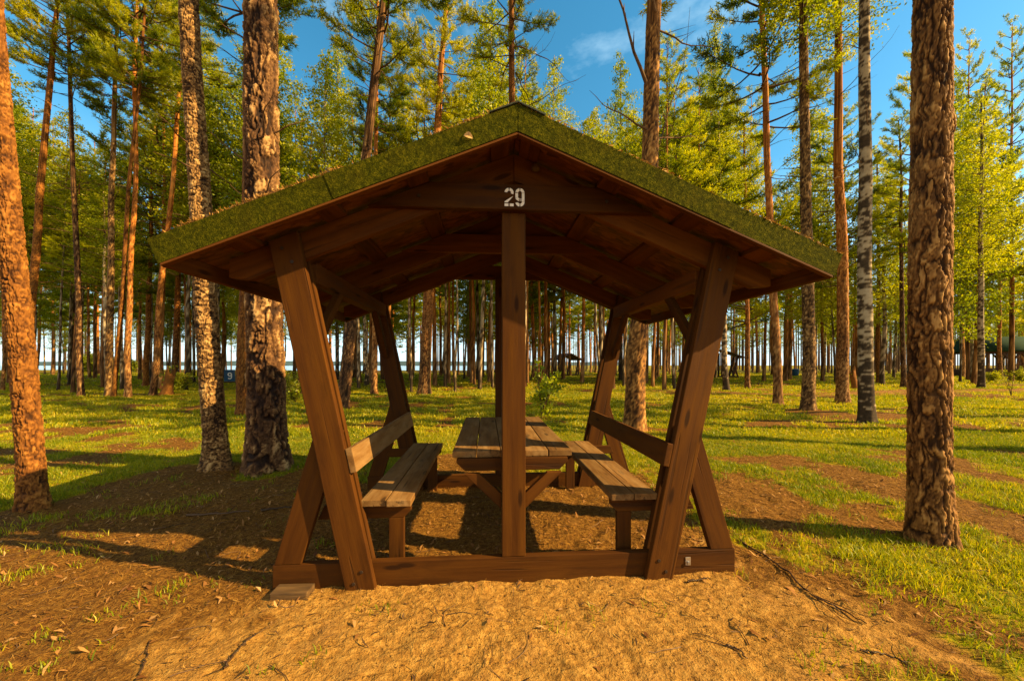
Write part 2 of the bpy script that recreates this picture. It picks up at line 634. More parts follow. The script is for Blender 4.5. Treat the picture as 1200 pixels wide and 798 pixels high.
cd = bpy.data.cameras.new('camera')
cam = bpy.data.objects.new('camera', cd)
COL.objects.link(cam)
cam.location = (0, 0, CAM_H)
cam.rotation_euler = (R(90), 0, 0)
cd.sensor_width = 36
cd.lens = 36 * F_PX / 1200
cd.shift_y = (HZ - 399) / 1200
cd.clip_start = .05
cd.clip_end = 8000
sc.camera = cam
sc.view_settings.view_transform = 'Standard'
sc.view_settings.look = 'None'
sc.view_settings.exposure = 1.5
sc.view_settings.gamma = 1
sc.cycles.max_bounces = 8
sc.cycles.diffuse_bounces = 3
sc.cycles.transmission_bounces = 4
sc.cycles.sample_clamp_indirect = 6
sc.cycles.use_denoising = True

# ------------------------------------------------------------------ ground
PAV_YAW, PAV_X, PAV_Y = .0697, .0116, 2.303
PC, PS = math.cos(PAV_YAW), math.sin(PAV_YAW)


def to_pav(X, Y):
    a, b = X - PAV_X, Y - PAV_Y
    return PC * a + PS * b, -PS * a + PC * b


def lake_w(X, Y):
    edge = 105 + 9 * np.sin(X * .04)
    t = sstep(0, 16, Y - edge) * sstep(-.02, .06, .06 - X / np.maximum(Y, 1))
    return t


def ground_h(X, Y):
    X = np.asarray(X, float)
    Y = np.asarray(Y, float)
    px, py = to_pav(X, Y)
    inside = np.maximum(np.abs(px) - 1.6, np.maximum(-py - .15, py - 2.1))
    wgt = sstep(0, 1.6, inside)
    far = sstep(3, 15, np.hypot(X, Y))
    z = (n2(X, Y, .9, 3, 1) - .5) * .14 * wgt * (.45 + .55 * far) + (n2(X, Y, .16, 3, 2) - .5) * .35 * far * wgt
    near = 1 - sstep(4, 9, np.hypot(X, Y - 2))
    z = z + near * ((n2(X, Y, 9, 3, 3) - .5) * .024 + (n2(X, Y, 3.2, 2, 5) - .5) * .035 + (n2(X, Y, 24, 2, 4) - .5) * .018)
    z = z - 3.2 * lake_w(X, Y)
    return z


SAND = [(120, 830), (170, 745), (235, 705), (330, 682), (420, 640), (470, 590), (560, 560), (700, 560), (790, 590), (850, 655), (930, 690), (990, 735), (1060, 800), (1100, 900), (900, 1000), (300, 1000)]
SANDW = np.array([gpt(*p) for p in SAND])


def poly_sd(X, Y, Pg):
    X = np.asarray(X, float)
    Y = np.asarray(Y, float)
    ins = np.zeros(X.shape, bool)
    d = np.full(X.shape, 1e9)
    n = len(Pg)
    for i in range(n):
        x0, y0 = Pg[i]
        x1, y1 = Pg[(i + 1) % n]
        c = ((y0 > Y) != (y1 > Y)) & (X < (x1 - x0) * (Y - y0) / (y1 - y0 + 1e-12) + x0)
        ins ^= c
        t = np.clip(((X - x0) * (x1 - x0) + (Y - y0) * (y1 - y0)) / ((x1 - x0) ** 2 + (y1 - y0) ** 2), 0, 1)
        d = np.minimum(d, np.hypot(X - x0 - t * (x1 - x0), Y - y0 - t * (y1 - y0)))
    return np.where(ins, -d, d)


def sand_m(X, Y):
    px, py = to_pav(X, Y)
    ins = sstep(.0, .35, py) * sstep(1.7, 1.3, np.abs(px))
    return np.clip(.5 - poly_sd(X, Y, SANDW) / .95 + (n2(X, Y, 2.2, 4, 8) - .5) * 1.6, 0, 1) * (1 - .8 * ins)


def grass_m(X, Y):
    X = np.asarray(X, float)
    Y = np.asarray(Y, float)
    d = np.hypot(X, Y)
    base = n2(X * .55, Y * 1.1, .55, 4, 21)
    small = n2(X, Y, 1.9, 3, 22)
    g = sstep(.475, .60, base * .5 + small * .5 + .10 * sstep(4, 12, d) + .03 * (X > 0) + .055 * sstep(.8, 1.8, X) * sstep(2.6, 3.4, d) * sstep(11, 7, d))
    # bare needle floor on the left in front of the trunks, and round the shelter
    left = 1 - sstep(-1, .6, np.maximum(X + .6, 0)) * 1.0
    bare = sstep(0, .8, 4.3 - Y + .12 * X) * (X < .5)
    g = g * (1 - .80 * bare)
    px, py = to_pav(X, Y)
    ins = np.maximum(np.abs(px) - 1.5, np.maximum(-py - .4, py - 1.9))
    g = g * sstep(.0, .5, ins + (small - .5) * .6)
    # trodden path across the right side
    path = np.exp(-((Y - (16.5 + .10 * X + .8 * np.sin(X * .3))) / 1.5) ** 2) * sstep(3, 8, X)
    g = g * (1 - .9 * path)
    nearr = sstep(3.9, 2.8, d) * sstep(3.2, 2.4, X) * (X > .5)
    g = g * (1 - nearr * (.12 + .8 * sstep(.58, .46, n2(X, Y, 3.3, 3, 23))))
    g = g * (1 - sand_m(X, Y))
    return g


def make_ground():
    r = [0.02]
    while r[-1] < 4.2:
        r.append(r[-1] + .022)
    while r[-1] < 4000:
        r.append(r[-1] * 1.028)
    r = np.array(r)
    na = 880
    th = np.arange(na) * 2 * np.pi / na
    X = (r[:, None] * np.cos(th)).ravel()
    Y = (r[:, None] * np.sin(th)).ravel() + 2.0
    nr = len(r)
    Z = ground_h(X, Y)
    V = np.stack([X, Y, Z], 1)
    i = np.arange(nr - 1)[:, None] * na
    j = np.arange(na)[None, :]
    j2 = (j + 1) % na
    Fq = np.stack([i + j, i + na + j, i + na + j2, i + j2], -1).reshape(-1, 4)
    cap = np.arange(na)[None, :]
    px, py = to_pav(X, Y)
    path = np.exp(-((Y - (16.5 + .10 * X + .8 * np.sin(X * .3))) / 1.3) ** 2) * sstep(3, 8, X) * .55
    mask = np.stack([np.maximum(sand_m(X, Y), path), grass_m(X, Y), np.zeros(len(X))], 1)
    me = np_mesh('ground', V, [(4, Fq), (na, cap)], [M['ground']], {'mask': mask}, smooth=True)
    o = link('ground', me)
    tag(o, kind='structure')


make_ground()
me = np_mesh('lake', [(-4000, 50, -1.35), (4000, 50, -1.35), (4000, 4000, -1.35), (-4000, 4000, -1.35)], [(4, np.array([[0, 1, 2, 3]]))], [M['water']])
tag(link('water', me), kind='structure')


def make_hills():
    n = 260
    x = np.linspace(-3600, 900, n)
    h = 16 + 16 * n2(x, x * 0, .0016, 4, 31) + 8 * n2(x, x * 0, .02, 3, 32)
    V, Fq = [], []
    prof = [(-60, -2), (-20, .75), (20, 1.0), (160, .9), (400, -.1)]
    for dy, k in prof:
        V.append(np.stack([x, 2600 + dy + 60 * np.sin(x * .003), np.maximum(h * k, -2)], 1))
    V = np.concatenate(V)
    i = np.arange(n - 1)[None, :]
    j = np.arange(len(prof) - 1)[:, None] * n
    Fq = np.stack([j + i, j + i + 1, j + n + i + 1, j + n + i], -1).reshape(-1, 4)
    tag(link('hills', np_mesh('hills', V, [(4, Fq)], [M['hills']], smooth=True)), kind='structure')


make_hills()

# ------------------------------------------------------------------ the picnic shelter
pav = empty('picnic_shelter', (PAV_X, PAV_Y, 0), (0, 0, PAV_YAW), label='brown timber picnic shelter number 29 with green shingle roof, table and two benches', cat='picnic shelter')
D = 1.76                                      # from the front face of the front frame to the front face of the back frame
SLOPE = .409
cs = math.cos(math.atan(SLOPE))
WE, OF, OB = 1.853, .285, .40                 # half width at the eaves, overhang in front and behind
ZR = 2.675                                    # top of the rafters at the ridge
LEG0, LEGK = .923, .2114                      # leg centre line: X = LEG0 + LEGK z
LW = .172 / 2 / math.cos(math.atan(LEGK)) * 1.0


def leg_x(z):
    return LEG0 + LEGK * z


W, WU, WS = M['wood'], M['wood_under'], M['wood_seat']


def roof_z(x, top=ZR):
    return top - SLOPE * abs(x)


def frame(y, back=False):
    """one cross frame; y = its outer (camera side) face. front legs in front of it, doubled behind"""
    t = .05
    s_ = 1 if not back else -1

    def yy(a, b):                             # depth range measured from the outer face inwards
        return (y + a, y + b) if not back else (y + .05 - b, y + .05 - a)
    beam = prism([(rect(-1.453, 0 - .03, 1.453, .148), *yy(0, t))], 'y', W, 'base_beam', pav)
    post = prism([(rect(-.074, .150, .074, 2.306), *yy(.0, .10))], 'y', W, 'centre_post', pav, .005)
    for sgn in (-1, 1):
        f = (lambda q: q) if sgn > 0 else mir
        # outer leg board, foot sawn level, head sawn to the roof slope
        zt = lambda x: roof_z(x) - .004
        def head(off):
            z = (ZR - SLOPE * (LEG0 + off)) / (1 + SLOPE * LEGK)
            return (leg_x(z) + off, z - .004)
        poly = [(leg_x(-.03) - LW, -.03), (leg_x(-.03) + LW, -.03), head(LW), head(-LW)]
        prism([(f(poly), *yy(-.045, -.002))], 'y', W, 'leg', pav, .005)
        sh = .012
        poly2 = [(leg_x(.0) - LW + sh, .0), (leg_x(.0) + LW + sh, .0), head(LW - .02), head(-LW + sh)]
        prism([(f(poly2), *yy(.052, .095))], 'y', W, 'leg', pav, .005)
        # outer brace from beam end up to the leg
        bz = .95
        p = [(1.29, .150), (1.455 - .01, .150), (leg_x(bz) + .085, bz), (leg_x(bz) - .075, bz)]
        prism([(f(p), *yy(.002, .048))], 'y', W, 'brace', pav)
        # bench bearer and its short leg
        bear = [(.70, .375), (1.235, .375), (1.195, .462), (.655, .462), (.655, .42)]
        prism([(f(bear), *yy(.098, .138))], 'y', W, 'bench_bearer', pav)
        prism([(f(rect(.70, .0, .795, .374)), *yy(.098, .138))], 'y', W, 'bench_leg', pav)
        # knee brace to the wall plate (in the depth direction)
        q = [(.10, 1.42), (.10, 1.53), (.42, 1.865), (.50, 1.865)]
        if back:
            q = [(y + .05 - a, z) for a, z in q]
        else:
            q = [(y + a, z) for a, z in q]
        prism([(q, sgn * 1.245 - .022, sgn * 1.245 + .022)], 'x', W, 'knee_brace', pav)
        # rafter
        xe = 1.70
        vr = .155 / cs
        raf = [(0.001, ZR), (0.001, ZR - vr), (xe - .12, roof_z(xe - .12) - vr), (xe, roof_z(xe - .12) - vr + .01), (xe, roof_z(xe))]
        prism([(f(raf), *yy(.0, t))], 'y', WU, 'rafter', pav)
    # collar beam
    zc0, zc1 = 2.308, 2.462
    xb, xt = (ZR - zc0) / SLOPE - .012, (ZR - zc1) / SLOPE - .012
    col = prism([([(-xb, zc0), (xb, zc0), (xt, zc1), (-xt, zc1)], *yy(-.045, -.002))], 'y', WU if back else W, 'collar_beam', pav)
    return col


collar = frame(0.0)
frame(D, True)
# middle truss
ym = D / 2
for sgn in (-1, 1):
    f = (lambda q: q) if sgn > 0 else mir
    xe, vr = 1.70, .155 / cs
    raf = [(0.001, ZR), (0.001, ZR - vr), (xe - .12, roof_z(xe - .12) - vr), (xe, roof_z(xe - .12) - vr + .01), (xe, roof_z(xe))]
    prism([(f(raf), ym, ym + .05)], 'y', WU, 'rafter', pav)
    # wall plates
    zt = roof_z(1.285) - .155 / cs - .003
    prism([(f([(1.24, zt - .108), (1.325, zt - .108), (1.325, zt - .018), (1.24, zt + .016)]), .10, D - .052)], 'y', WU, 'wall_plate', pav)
xb, xt = (ZR - 2.308) / SLOPE - .012, (ZR - 2.462) / SLOPE - .012
prism([([(-xb, 2.308), (xb, 2.308), (xt, 2.462), (-xt, 2.462)], ym - .045, ym - .002)], 'y', WU, 'collar_beam', pav)

# roof: battens, deck, shingles, gable boards, eave boards, ridge cap
roof = empty('roof')
roof.parent = pav
y0, y1 = -OF, D + .05 + OB


def sloped(xa, xb, top, th):
    """a slab between xa and xb lying on the roof plane whose ridge height is top"""
    return [(xa, top - SLOPE * xa), (xb, top - SLOPE * xb), (xb, top - SLOPE * xb + th / cs), (xa, top - SLOPE * xa + th / cs)]


for sgn in (-1, 1):
    f = (lambda q: q) if sgn > 0 else mir
    for xa in (.03, .52, 1.02, 1.50):
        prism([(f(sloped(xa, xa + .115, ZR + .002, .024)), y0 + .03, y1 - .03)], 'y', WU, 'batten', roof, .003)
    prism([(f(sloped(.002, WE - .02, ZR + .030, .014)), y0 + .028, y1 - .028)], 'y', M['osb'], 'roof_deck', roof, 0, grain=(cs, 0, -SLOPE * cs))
    # shingle skin, edge hanging slightly over
    prism([(f(sloped(.0, WE + .035, ZR + .047, .014)), y0 - .004, y1 + .004)], 'y', M['shingle'], 'shingles', roof, .003)
    # gable boards clad in shingle
    zb0 = 2.63
    th = .138
    nx = SLOPE * cs * th
    for ya, yb in ((y0 - .012, y0 + .026), (y1 - .026, y1 + .012)):
        g_ = [(.0015, zb0), (WE, zb0 - SLOPE * WE), (WE + nx, zb0 - SLOPE * WE + th * cs), (.0015, zb0 + th / cs)]
        # cut the board in a few slightly uneven lengths
        xj = .98 if sgn < 0 else 1.22
        zj = lambda x: zb0 - SLOPE * x
        g1 = [(.0015, zb0), (xj, zj(xj)), (xj + nx, zj(xj) + th * cs), (.0015, zb0 + th / cs)]
        x2 = xj + .0006
        g3 = [(x2, zj(x2) - .002), (WE, zj(WE) - .002), (WE + nx, zj(WE) + th * cs - .003), (x2 + nx, zj(x2) + th * cs - .003)]
        prism([(f(g1), ya, yb)], 'y', M['shingle'], 'gable_board', roof, .0015)
        prism([(f(g3), ya + .003, yb)], 'y', M['shingle'], 'gable_board', roof, .0015)
        g2 = [(.0015, zb0 - .016), (WE - .01, zb0 - .016 - SLOPE * (WE - .01)), (WE - .01, zb0 - .003 - SLOPE * (WE - .01)), (.0015, zb0 - .003)]
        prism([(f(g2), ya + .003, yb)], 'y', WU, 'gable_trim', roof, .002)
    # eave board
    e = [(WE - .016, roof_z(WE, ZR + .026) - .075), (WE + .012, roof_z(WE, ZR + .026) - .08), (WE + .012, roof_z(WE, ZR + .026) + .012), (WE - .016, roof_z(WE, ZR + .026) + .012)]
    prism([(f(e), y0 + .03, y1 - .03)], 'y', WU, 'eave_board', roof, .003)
    # ridge capping pieces, overlapping along the ridge
    yy_ = y0 - .02
    k = 0
    while yy_ < y1:
        L = min(.34, y1 + .02 - yy_)
        zz = zb0 + th / cs + .004 + .004 * (k % 2)
        prism([(f([(0.0, zz), (.155 + random.uniform(-.008, .008), zz - SLOPE * .155), (.155, zz - SLOPE * .155 + .008), (0., zz + .010)]), yy_, yy_ + L)], 'y', M['felt'], 'ridge_cap', roof, .002)
        yy_ += .325
        k += 1

# table, fixed between the two posts
tb = empty('table')
tb.parent = pav
ty0, ty1 = .125, D - .06
pw, gp = .1535, .006
for i in range(5):
    xa = -.394 + i * (pw + gp)
    jy = random.uniform(-.004, .004)
    prism([(rect(xa, .745, xa + pw, .787), ty0 + jy, ty1 + jy)], 'y', WS, 'plank', tb, .005)
for ya in (.102, D - .092):
    b = [(-.365, .743), (-.365, .715), (-.31, .662), (.31, .662), (.365, .715), (.365, .743)]
    prism([(b, ya, ya + .04)], 'y', W, 'table_bearer', tb)
for sgn in (-1, 1):
    f = (lambda q: q) if sgn > 0 else mir
    for ya in (.05, D - .04):
        prism([(f([(.078, .43), (.078, .53), (.22, .66), (.315, .66)]), ya, ya + .04)], 'y', W, 'table_brace', tb)
    prism([(f(rect(.25, .70, .30, .743)), .145, D - .096)], 'y', W, 'table_rail', tb)
# benches
for sgn in (-1, 1):
    f = (lambda q: q) if sgn > 0 else mir
    bn = empty('bench')
    bn.parent = pav
    for xa, xb_ in ((.645, .797), (.803, .957)):
        jy = random.uniform(-.008, .008)
        prism([(f(rect(xa, .464, xb_, .506)), .05 + jy, D - .01 + jy)], 'y', WS, 'seat_plank', bn, .005)
    # backrest board leaning with the legs, on their inner edge
    d_ = Vector((LEGK, 1)).normalized()
    n_ = Vector((-d_.y, d_.x))
    base = Vector((leg_x(.705) - LW - .002, .705))
    pts = [base, base + d_ * .148, base + d_ * .148 + n_ * .04, base + n_ * .04]
    prism([(f([(p.x, p.y) for p in pts]), -.048, D - .10)], 'y', WS if sgn < 0 else W, 'backrest', bn, .005)

def bolt(x, z, y, r=.0105):
    prism([([(x + r * math.cos(k * math.pi / 4), z + r * math.sin(k * math.pi / 4)) for k in range(8)], y - .005, y)], 'y', M['bolt'], 'bolt', pav, .0015)


for sgn in (-1, 1):
    for z in (.045, .115):
        bolt(sgn * (leg_x(z) + (.03 if z < .1 else -.03)), z, -.0455)
    for z in (1.96, 2.04):
        bolt(sgn * (leg_x(z) - .02 + .04 * (z > 2)), z, -.0455)
    bolt(sgn * .58, 2.375, -.0455)

# number 29 in white stencil
def stroke_digits(name, polys, parent, y, th=.0016):
    bm = bmesh.new()
    for pl in polys:
        A = [bm.verts.new((p[0], y, p[1])) for p in pl]
        B = [bm.verts.new((p[0], y - th, p[1])) for p in pl]
        n = len(pl)
        try:
            bm.faces.new(B)
            for i in range(n):
                bm.faces.new((A[i], A[(i + 1) % n], B[(i + 1) % n], B[i]))
        except ValueError:
            pass
    bmesh.ops.recalc_face_normals(bm, faces=bm.faces)
    bmesh.ops.triangulate(bm, faces=bm.faces)
    me = bpy.data.meshes.new(name)
    bm.to_mesh(me)
    bm.free()
    me.materials.append(M['white'])
    return link(name, me, parent)


def arc(cx, cz, rx, rz, a0, a1, t, n=9):
    o = [(cx + rx * math.cos(R(a0 + (a1 - a0) * i / n)), cz + rz * math.sin(R(a0 + (a1 - a0) * i / n))) for i in range(n + 1)]
    q = [(cx + (rx - t) * math.cos(R(a0 + (a1 - a0) * i / n)), cz + (rz - t) * math.sin(R(a0 + (a1 - a0) * i / n))) for i in range(n + 1)]
    return o + q[::-1]


def digit2(x, z, w_, h_, t):
    g = .008 * h_ / .112
    r = w_ / 2
    cx = x + r
    zt = z + h_
    return [arc(cx, zt - r, r, r, 174, 98, t), arc(cx, zt - r, r, r, 82, -22, t),
            [(x + w_ - t * 1.0, z + h_ * .49), (x + w_ - .2 * t, z + h_ * .55), (x + t * 1.15, z + t + g * .8), (x, z + t + g * .8), (x, z + t + g * 1.5)],
            [(x, z), (cx - g / 2, z), (cx - g / 2, z + t), (x, z + t)], [(cx + g / 2, z), (x + w_, z), (x + w_, z + t), (cx + g / 2, z + t)]]


def digit9(x, z, w_, h_, t):
    r = w_ / 2
    cx = x + r
    zt = z + h_
    g = .008 * h_ / .112
    return [arc(cx, zt - r, r, r, 172, 98, t), arc(cx, zt - r, r, r, 82, 2, t),
            [(x, zt - r - g * .2), (x, zt - h_ * .50), (x + t, zt - h_ * .50), (x + t, zt - r - g * .2)],
            arc(cx, zt - h_ * .5, r, r * .8, 188, 262, t),
            [(x + w_ - t, zt - r - g * .2), (x + w_ - t, z + r + g * .2), (x + w_, z + r + g * .2), (x + w_, zt - r - g * .2)],
            arc(cx, z + r, r, r, 0, -82, t), arc(cx, z + r, r, r, 262, 192, t),
            [(cx + g / 2, zt - h_ * .5 - r * .8), (x + w_ - t - g * .4, zt - h_ * .5 - r * .8), (x + w_ - t - g * .4, zt - h_ * .5 - r * .8 + t), (cx + g / 2, zt - h_ * .5 - r * .8 + t)]]


num = stroke_digits('house_number', digit2(-.061, 2.325, .056, .112, .0165) + digit9(.006, 2.325, .056, .112, .0165), collar, -.0475)
tag(num, 'white stencilled 29')
# small wooden knob under the roof, bracket on the base beam
bm = bmesh.new()
bmesh.ops.create_uvsphere(bm, u_segments=14, v_segments=9, radius=.027)
for v_ in bm.verts:
    v_.co.y *= .55
    v_.co *= 1 + .1 * math.sin(v_.co.x * 130 + v_.co.z * 80)
for f_ in bm.faces:
    f_.smooth = True
me = bpy.data.meshes.new('knob')
bm.to_mesh(me)
bm.free()
me.materials.append(M['block'])
link('knob', me, pav, (.135, -.02, 2.583))
prism([(rect(1.115, .055, 1.15, .108), -.004, -.001), (rect(1.125, .062, 1.14, .082), -.012, -.0045)], 'y', M['metal'], 'bracket', pav, .001)

# ------------------------------------------------------------------ small things by the shelter
blk = empty('wood_block', (*gpt(343, 698), ground_h(np.array([0.]), np.array([0.]))[0] * 0 - .01), (0, 0, .05), label='short grey sawn timber block on the sand under the left end of the shelter', cat='wood block')
prism([(rect(-.105, 0, .105, .055), -.05, .05)], 'y', M['block'], 'block_body', blk, .006)


def leaf_obj(name, loc, rot, size, label):
    bm = bmesh.new()
    n = 7
    top, bot = [], []
    for i in range(n + 1):
        t = i / n
        wd = size * .36 * math.sin(math.pi * min(1, t * .93 + .04)) ** .8
        zz = size * .16 * math.sin(math.pi * t) + .0
        top.append(bm.verts.new((t * size - size / 2, wd, zz + wd * .5)))
        bot.append(bm.verts.new((t * size - size / 2, -wd, zz + wd * .45)))
    mid = [bm.verts.new((i / n * size - size / 2, 0, size * .16 * math.sin(math.pi * i / n))) for i in range(n + 1)]
    for i in range(n):
        bm.faces.new((mid[i], mid[i + 1], top[i + 1], top[i]))
        bm.faces.new((bot[i], bot[i + 1], mid[i + 1], mid[i]))
    me = bpy.data.meshes.new(name)
    bm.to_mesh(me)
    bm.free()
    me.materials.append(M['dry_leaf'])
    at = me.attributes.new('tone', 'FLOAT', 'POINT')
    at.data.foreach_set('value', np.full(len(me.vertices), .9, np.float32))
    o = link(name, me, None, loc)
    o.rotation_euler = rot
    return tag(o, label, 'leaf')


lx, ly = -.27, -OF - .014
leaf_obj('dry_leaf', (PAV_X + PC * lx - PS * ly, PAV_Y + PS * lx + PC * ly, 2.585), (R(80), R(20), 0), .05, 'small pale dry leaf stuck on the green gable board left of the peak')

# ------------------------------------------------------------------ trees


def bark_shape(kind, P, z, seed):
    """P: points on the bare stem (N,3) in metres; returns tone (0 crack .. 1 plate) and relief (0..1)"""
    if kind == 'birch':
        q = P * np.array((8, 8, 42.))
        a = fbm(q, 4, seed)
        b = fbm(P * np.array((6, 6, 11.)), 4, seed + 3)
        th = .48 + .14 * sstep(2.2, 0., z)
        tone = sstep(th - .07, th + .07, a * .6 + b * .4)
        dk = sstep(.60, .68, fbm(P * np.array((3, 3, 3.5)), 4, seed + 7))
        tone = tone * (1 - .9 * dk)
        return .25 + .6 * tone, .5 * a + .5 * tone
    prm = {'scaly': ((.11, .11, .065), .075, (.05, .05, .026), .055), 'dark_plated': ((.085, .085, .28), .11, (.045, .045, .11), .07),
           'orange': ((.070, .070, .10), .055, (.030, .030, .036), .05), 'plated': ((.046, .046, .19), .10, (.024, .024, .06), .07)}
    a, wa, b, wb = prm.get(kind, ((.06, .06, .16), .08, (.03, .03, .06), .06))
    wv = np.stack([fbm(P * 9 + 31 * k, 2, seed + k) - .5 for k in range(3)], 1) * .05
    n1 = fbm((P + wv) / np.array(a), 3, seed)
    m1 = fbm((P + wv * .6) / np.array(b) + 7.7, 3, seed + 4)
    cut = fbm(P / np.array((.09, .09, .03)) + 3.1, 3, seed + 6)
    c1 = 1 - sstep(wa * .15, wa * .75, np.abs(n1 - .5))
    c2 = (1 - sstep(wb * .1, wb * .8, np.abs(m1 - .5))) * .62
    c3 = (1 - sstep(0, .05, np.abs(cut - .5))) * (.7 if kind in ('scaly', 'orange') else .40)
    plate = 1 - np.maximum(np.maximum(c1, c2), c3)
    fl = fbm(P * np.array((75, 75, 40.)), 3, seed + 9)
    big = fbm(P * np.array((7, 7, 3.)), 3, seed + 12)
    lay = np.floor(m1 * 9) / 9 - .5
    tone = np.clip(.12 + plate * .52 + .9 * lay * plate + .45 * (fl - .5) + .45 * (big - .5), 0, 1)
    tone = np.clip((tone - .46) * 1.35 + .46, 0, 1)
    rel = plate * 1.0 + .75 * lay + .5 * (fl - .5) + .45 * (big - .5)
    return tone, rel


def make_trunk(name, H, r0, kind, seed, na=14, zvis=6., dz=.12, amp=.006, flare=.35, wob=.06, limbs=(), tip=.12, lobes=5):
    rg = np.random.default_rng(seed)
    z = np.concatenate([np.arange(-.18, zvis, dz), np.linspace(zvis, H, max(8, int((H - zvis) / .9)))])
    z = np.unique(np.round(z, 4))
    nz = len(z)
    th = np.arange(na) * 2 * np.pi / na
    zz, tt = np.meshgrid(z, th, indexing='ij')
    zp = np.maximum(zz, 0)
    r = r0 * ((1 - zp / H) ** .8 * (1 - tip) + tip) + r0 * flare * np.exp(-zp / (.9 * r0 + .10)) * (1 + .35 * np.sin(tt * lobes + seed) + .2 * np.sin(tt * 3 + 2 * seed))
    r = r * (1 + .05 * np.sin(2 * tt + seed) + .03 * (n2(zz, tt * 0, 1.3, 2, seed) - .5) * 2)
    # a few swellings at old branch whorls
    for k in range(5):
        zk, tk = rg.uniform(.6, max(1., zvis)), rg.uniform(0, 6.28)
        dt = np.angle(np.exp(1j * (tt - tk)))
        r = r + r0 * .10 * np.exp(-((zz - zk) / (.5 * r0 + .02)) ** 2 - (dt / .5) ** 2)
    cx = wob * (fbm(np.stack([z * .22, z * 0, z * 0], 1), 2, seed) - .5) * 2 * sstep(0, 2, z)
    cy = wob * (fbm(np.stack([z * .22, z * 0 + 9, z * 0], 1), 2, seed) - .5) * 2 * sstep(0, 2, z)
    P = np.stack([(r0 * np.cos(tt)).ravel(), (r0 * np.sin(tt)).ravel(), zz.ravel()], 1)
    tone, rel = bark_shape(kind, P, zz.ravel(), seed)
    r = r + amp * (rel.reshape(r.shape) - .55)
    X = r * np.cos(tt) + cx[:, None]
    Y = r * np.sin(tt) + cy[:, None]
    V = np.stack([X.ravel(), Y.ravel(), zz.ravel()], 1)
    i = np.arange(nz - 1)[:, None] * na
    j = np.arange(na)[None, :]
    j2 = (j + 1) % na
    Fq = np.stack([i + j, i + j2, i + na + j2, i + na + j], -1).reshape(-1, 4)
    Vs, Fs, Ts, Hs, Ms = [V], [Fq], [tone], [V[:, 2]], [np.zeros(len(Fq))]
    n = len(V)
    for (lz, az, L, up, rad, twigs) in limbs:
        k = 9
        s_ = np.linspace(0, 1, k)
        rr = np.interp(lz, z, np.linspace(0, 1, nz))
        c0 = np.array((np.interp(lz, z, cx), np.interp(lz, z, cy), lz))
        d = np.array((math.cos(az), math.sin(az), 0))
        sd = np.array((-d[1], d[0], 0))
        ph = rg.uniform(0, 6)
        path = c0 + d * (s_ * L)[:, None] + np.array((0, 0, 1.)) * (up[0] * s_ * L + up[1] * s_ ** 2 * L)[:, None] + sd * (.06 * L * np.sin(s_ * 4 + ph) + .02 * L * np.sin(s_ * 13 + ph))[:, None]
        lv, lf = tube(path, rad * (1 - .85 * s_), 6)
        pieces = [(lv, lf)]
        for t in range(twigs):
            a = rg.uniform(.25, .95)
            p0 = np.array([np.interp(a, s_, path[:, c]) for c in range(3)])
            dd = d * rg.uniform(.2, 1) + sd * rg.choice((-1, 1)) * rg.uniform(.3, 1) + np.array((0, 0, rg.uniform(-.3, .6)))
            dd /= np.linalg.norm(dd)
            tl = L * rg.uniform(.12, .34) * (1.15 - a)
            q = np.linspace(0, 1, 4)
            pt = p0 + dd * (q * tl)[:, None] + np.array((0, 0, 1.)) * (q ** 2 * tl * rg.uniform(-.3, .4))[:, None]
            pieces.append(tube(pt, rad * .38 * (1 - .8 * q), 4))
        for lv, lf in pieces:
            Vs.append(lv)
            Fs.append(lf + n)
            n += len(lv)
            Ts.append(rg.uniform(.3, .6, len(lv)))
            Hs.append(lv[:, 2])
            Ms.append(np.ones(len(lf)))
    return np_mesh(name, np.concatenate(Vs), [(4, np.concatenate(Fs))], [M[kind], M['limb']],
                   {'tone': np.concatenate(Ts), 'hgt': np.concatenate(Hs)}, np.concatenate(Ms), True)


def unit(v):
    return v / (np.linalg.norm(v, axis=-1, keepdims=True) + 1e-9)


def blades(C, Dr, L, Wd, tone, rg, acc, mat):
    """one triangle per needle spray: base at C, along Dr"""
    n = len(C)
    rnd = unit(rg.normal(size=(n, 3)))
    sd = unit(np.cross(Dr, rnd)) * Wd[:, None]
    V = np.stack([C - sd, C + sd, C + Dr * L[:, None]], 1).reshape(-1, 3)
    acc.add(V, np.arange(3 * n).reshape(-1, 3), mat, np.repeat(tone, 3))


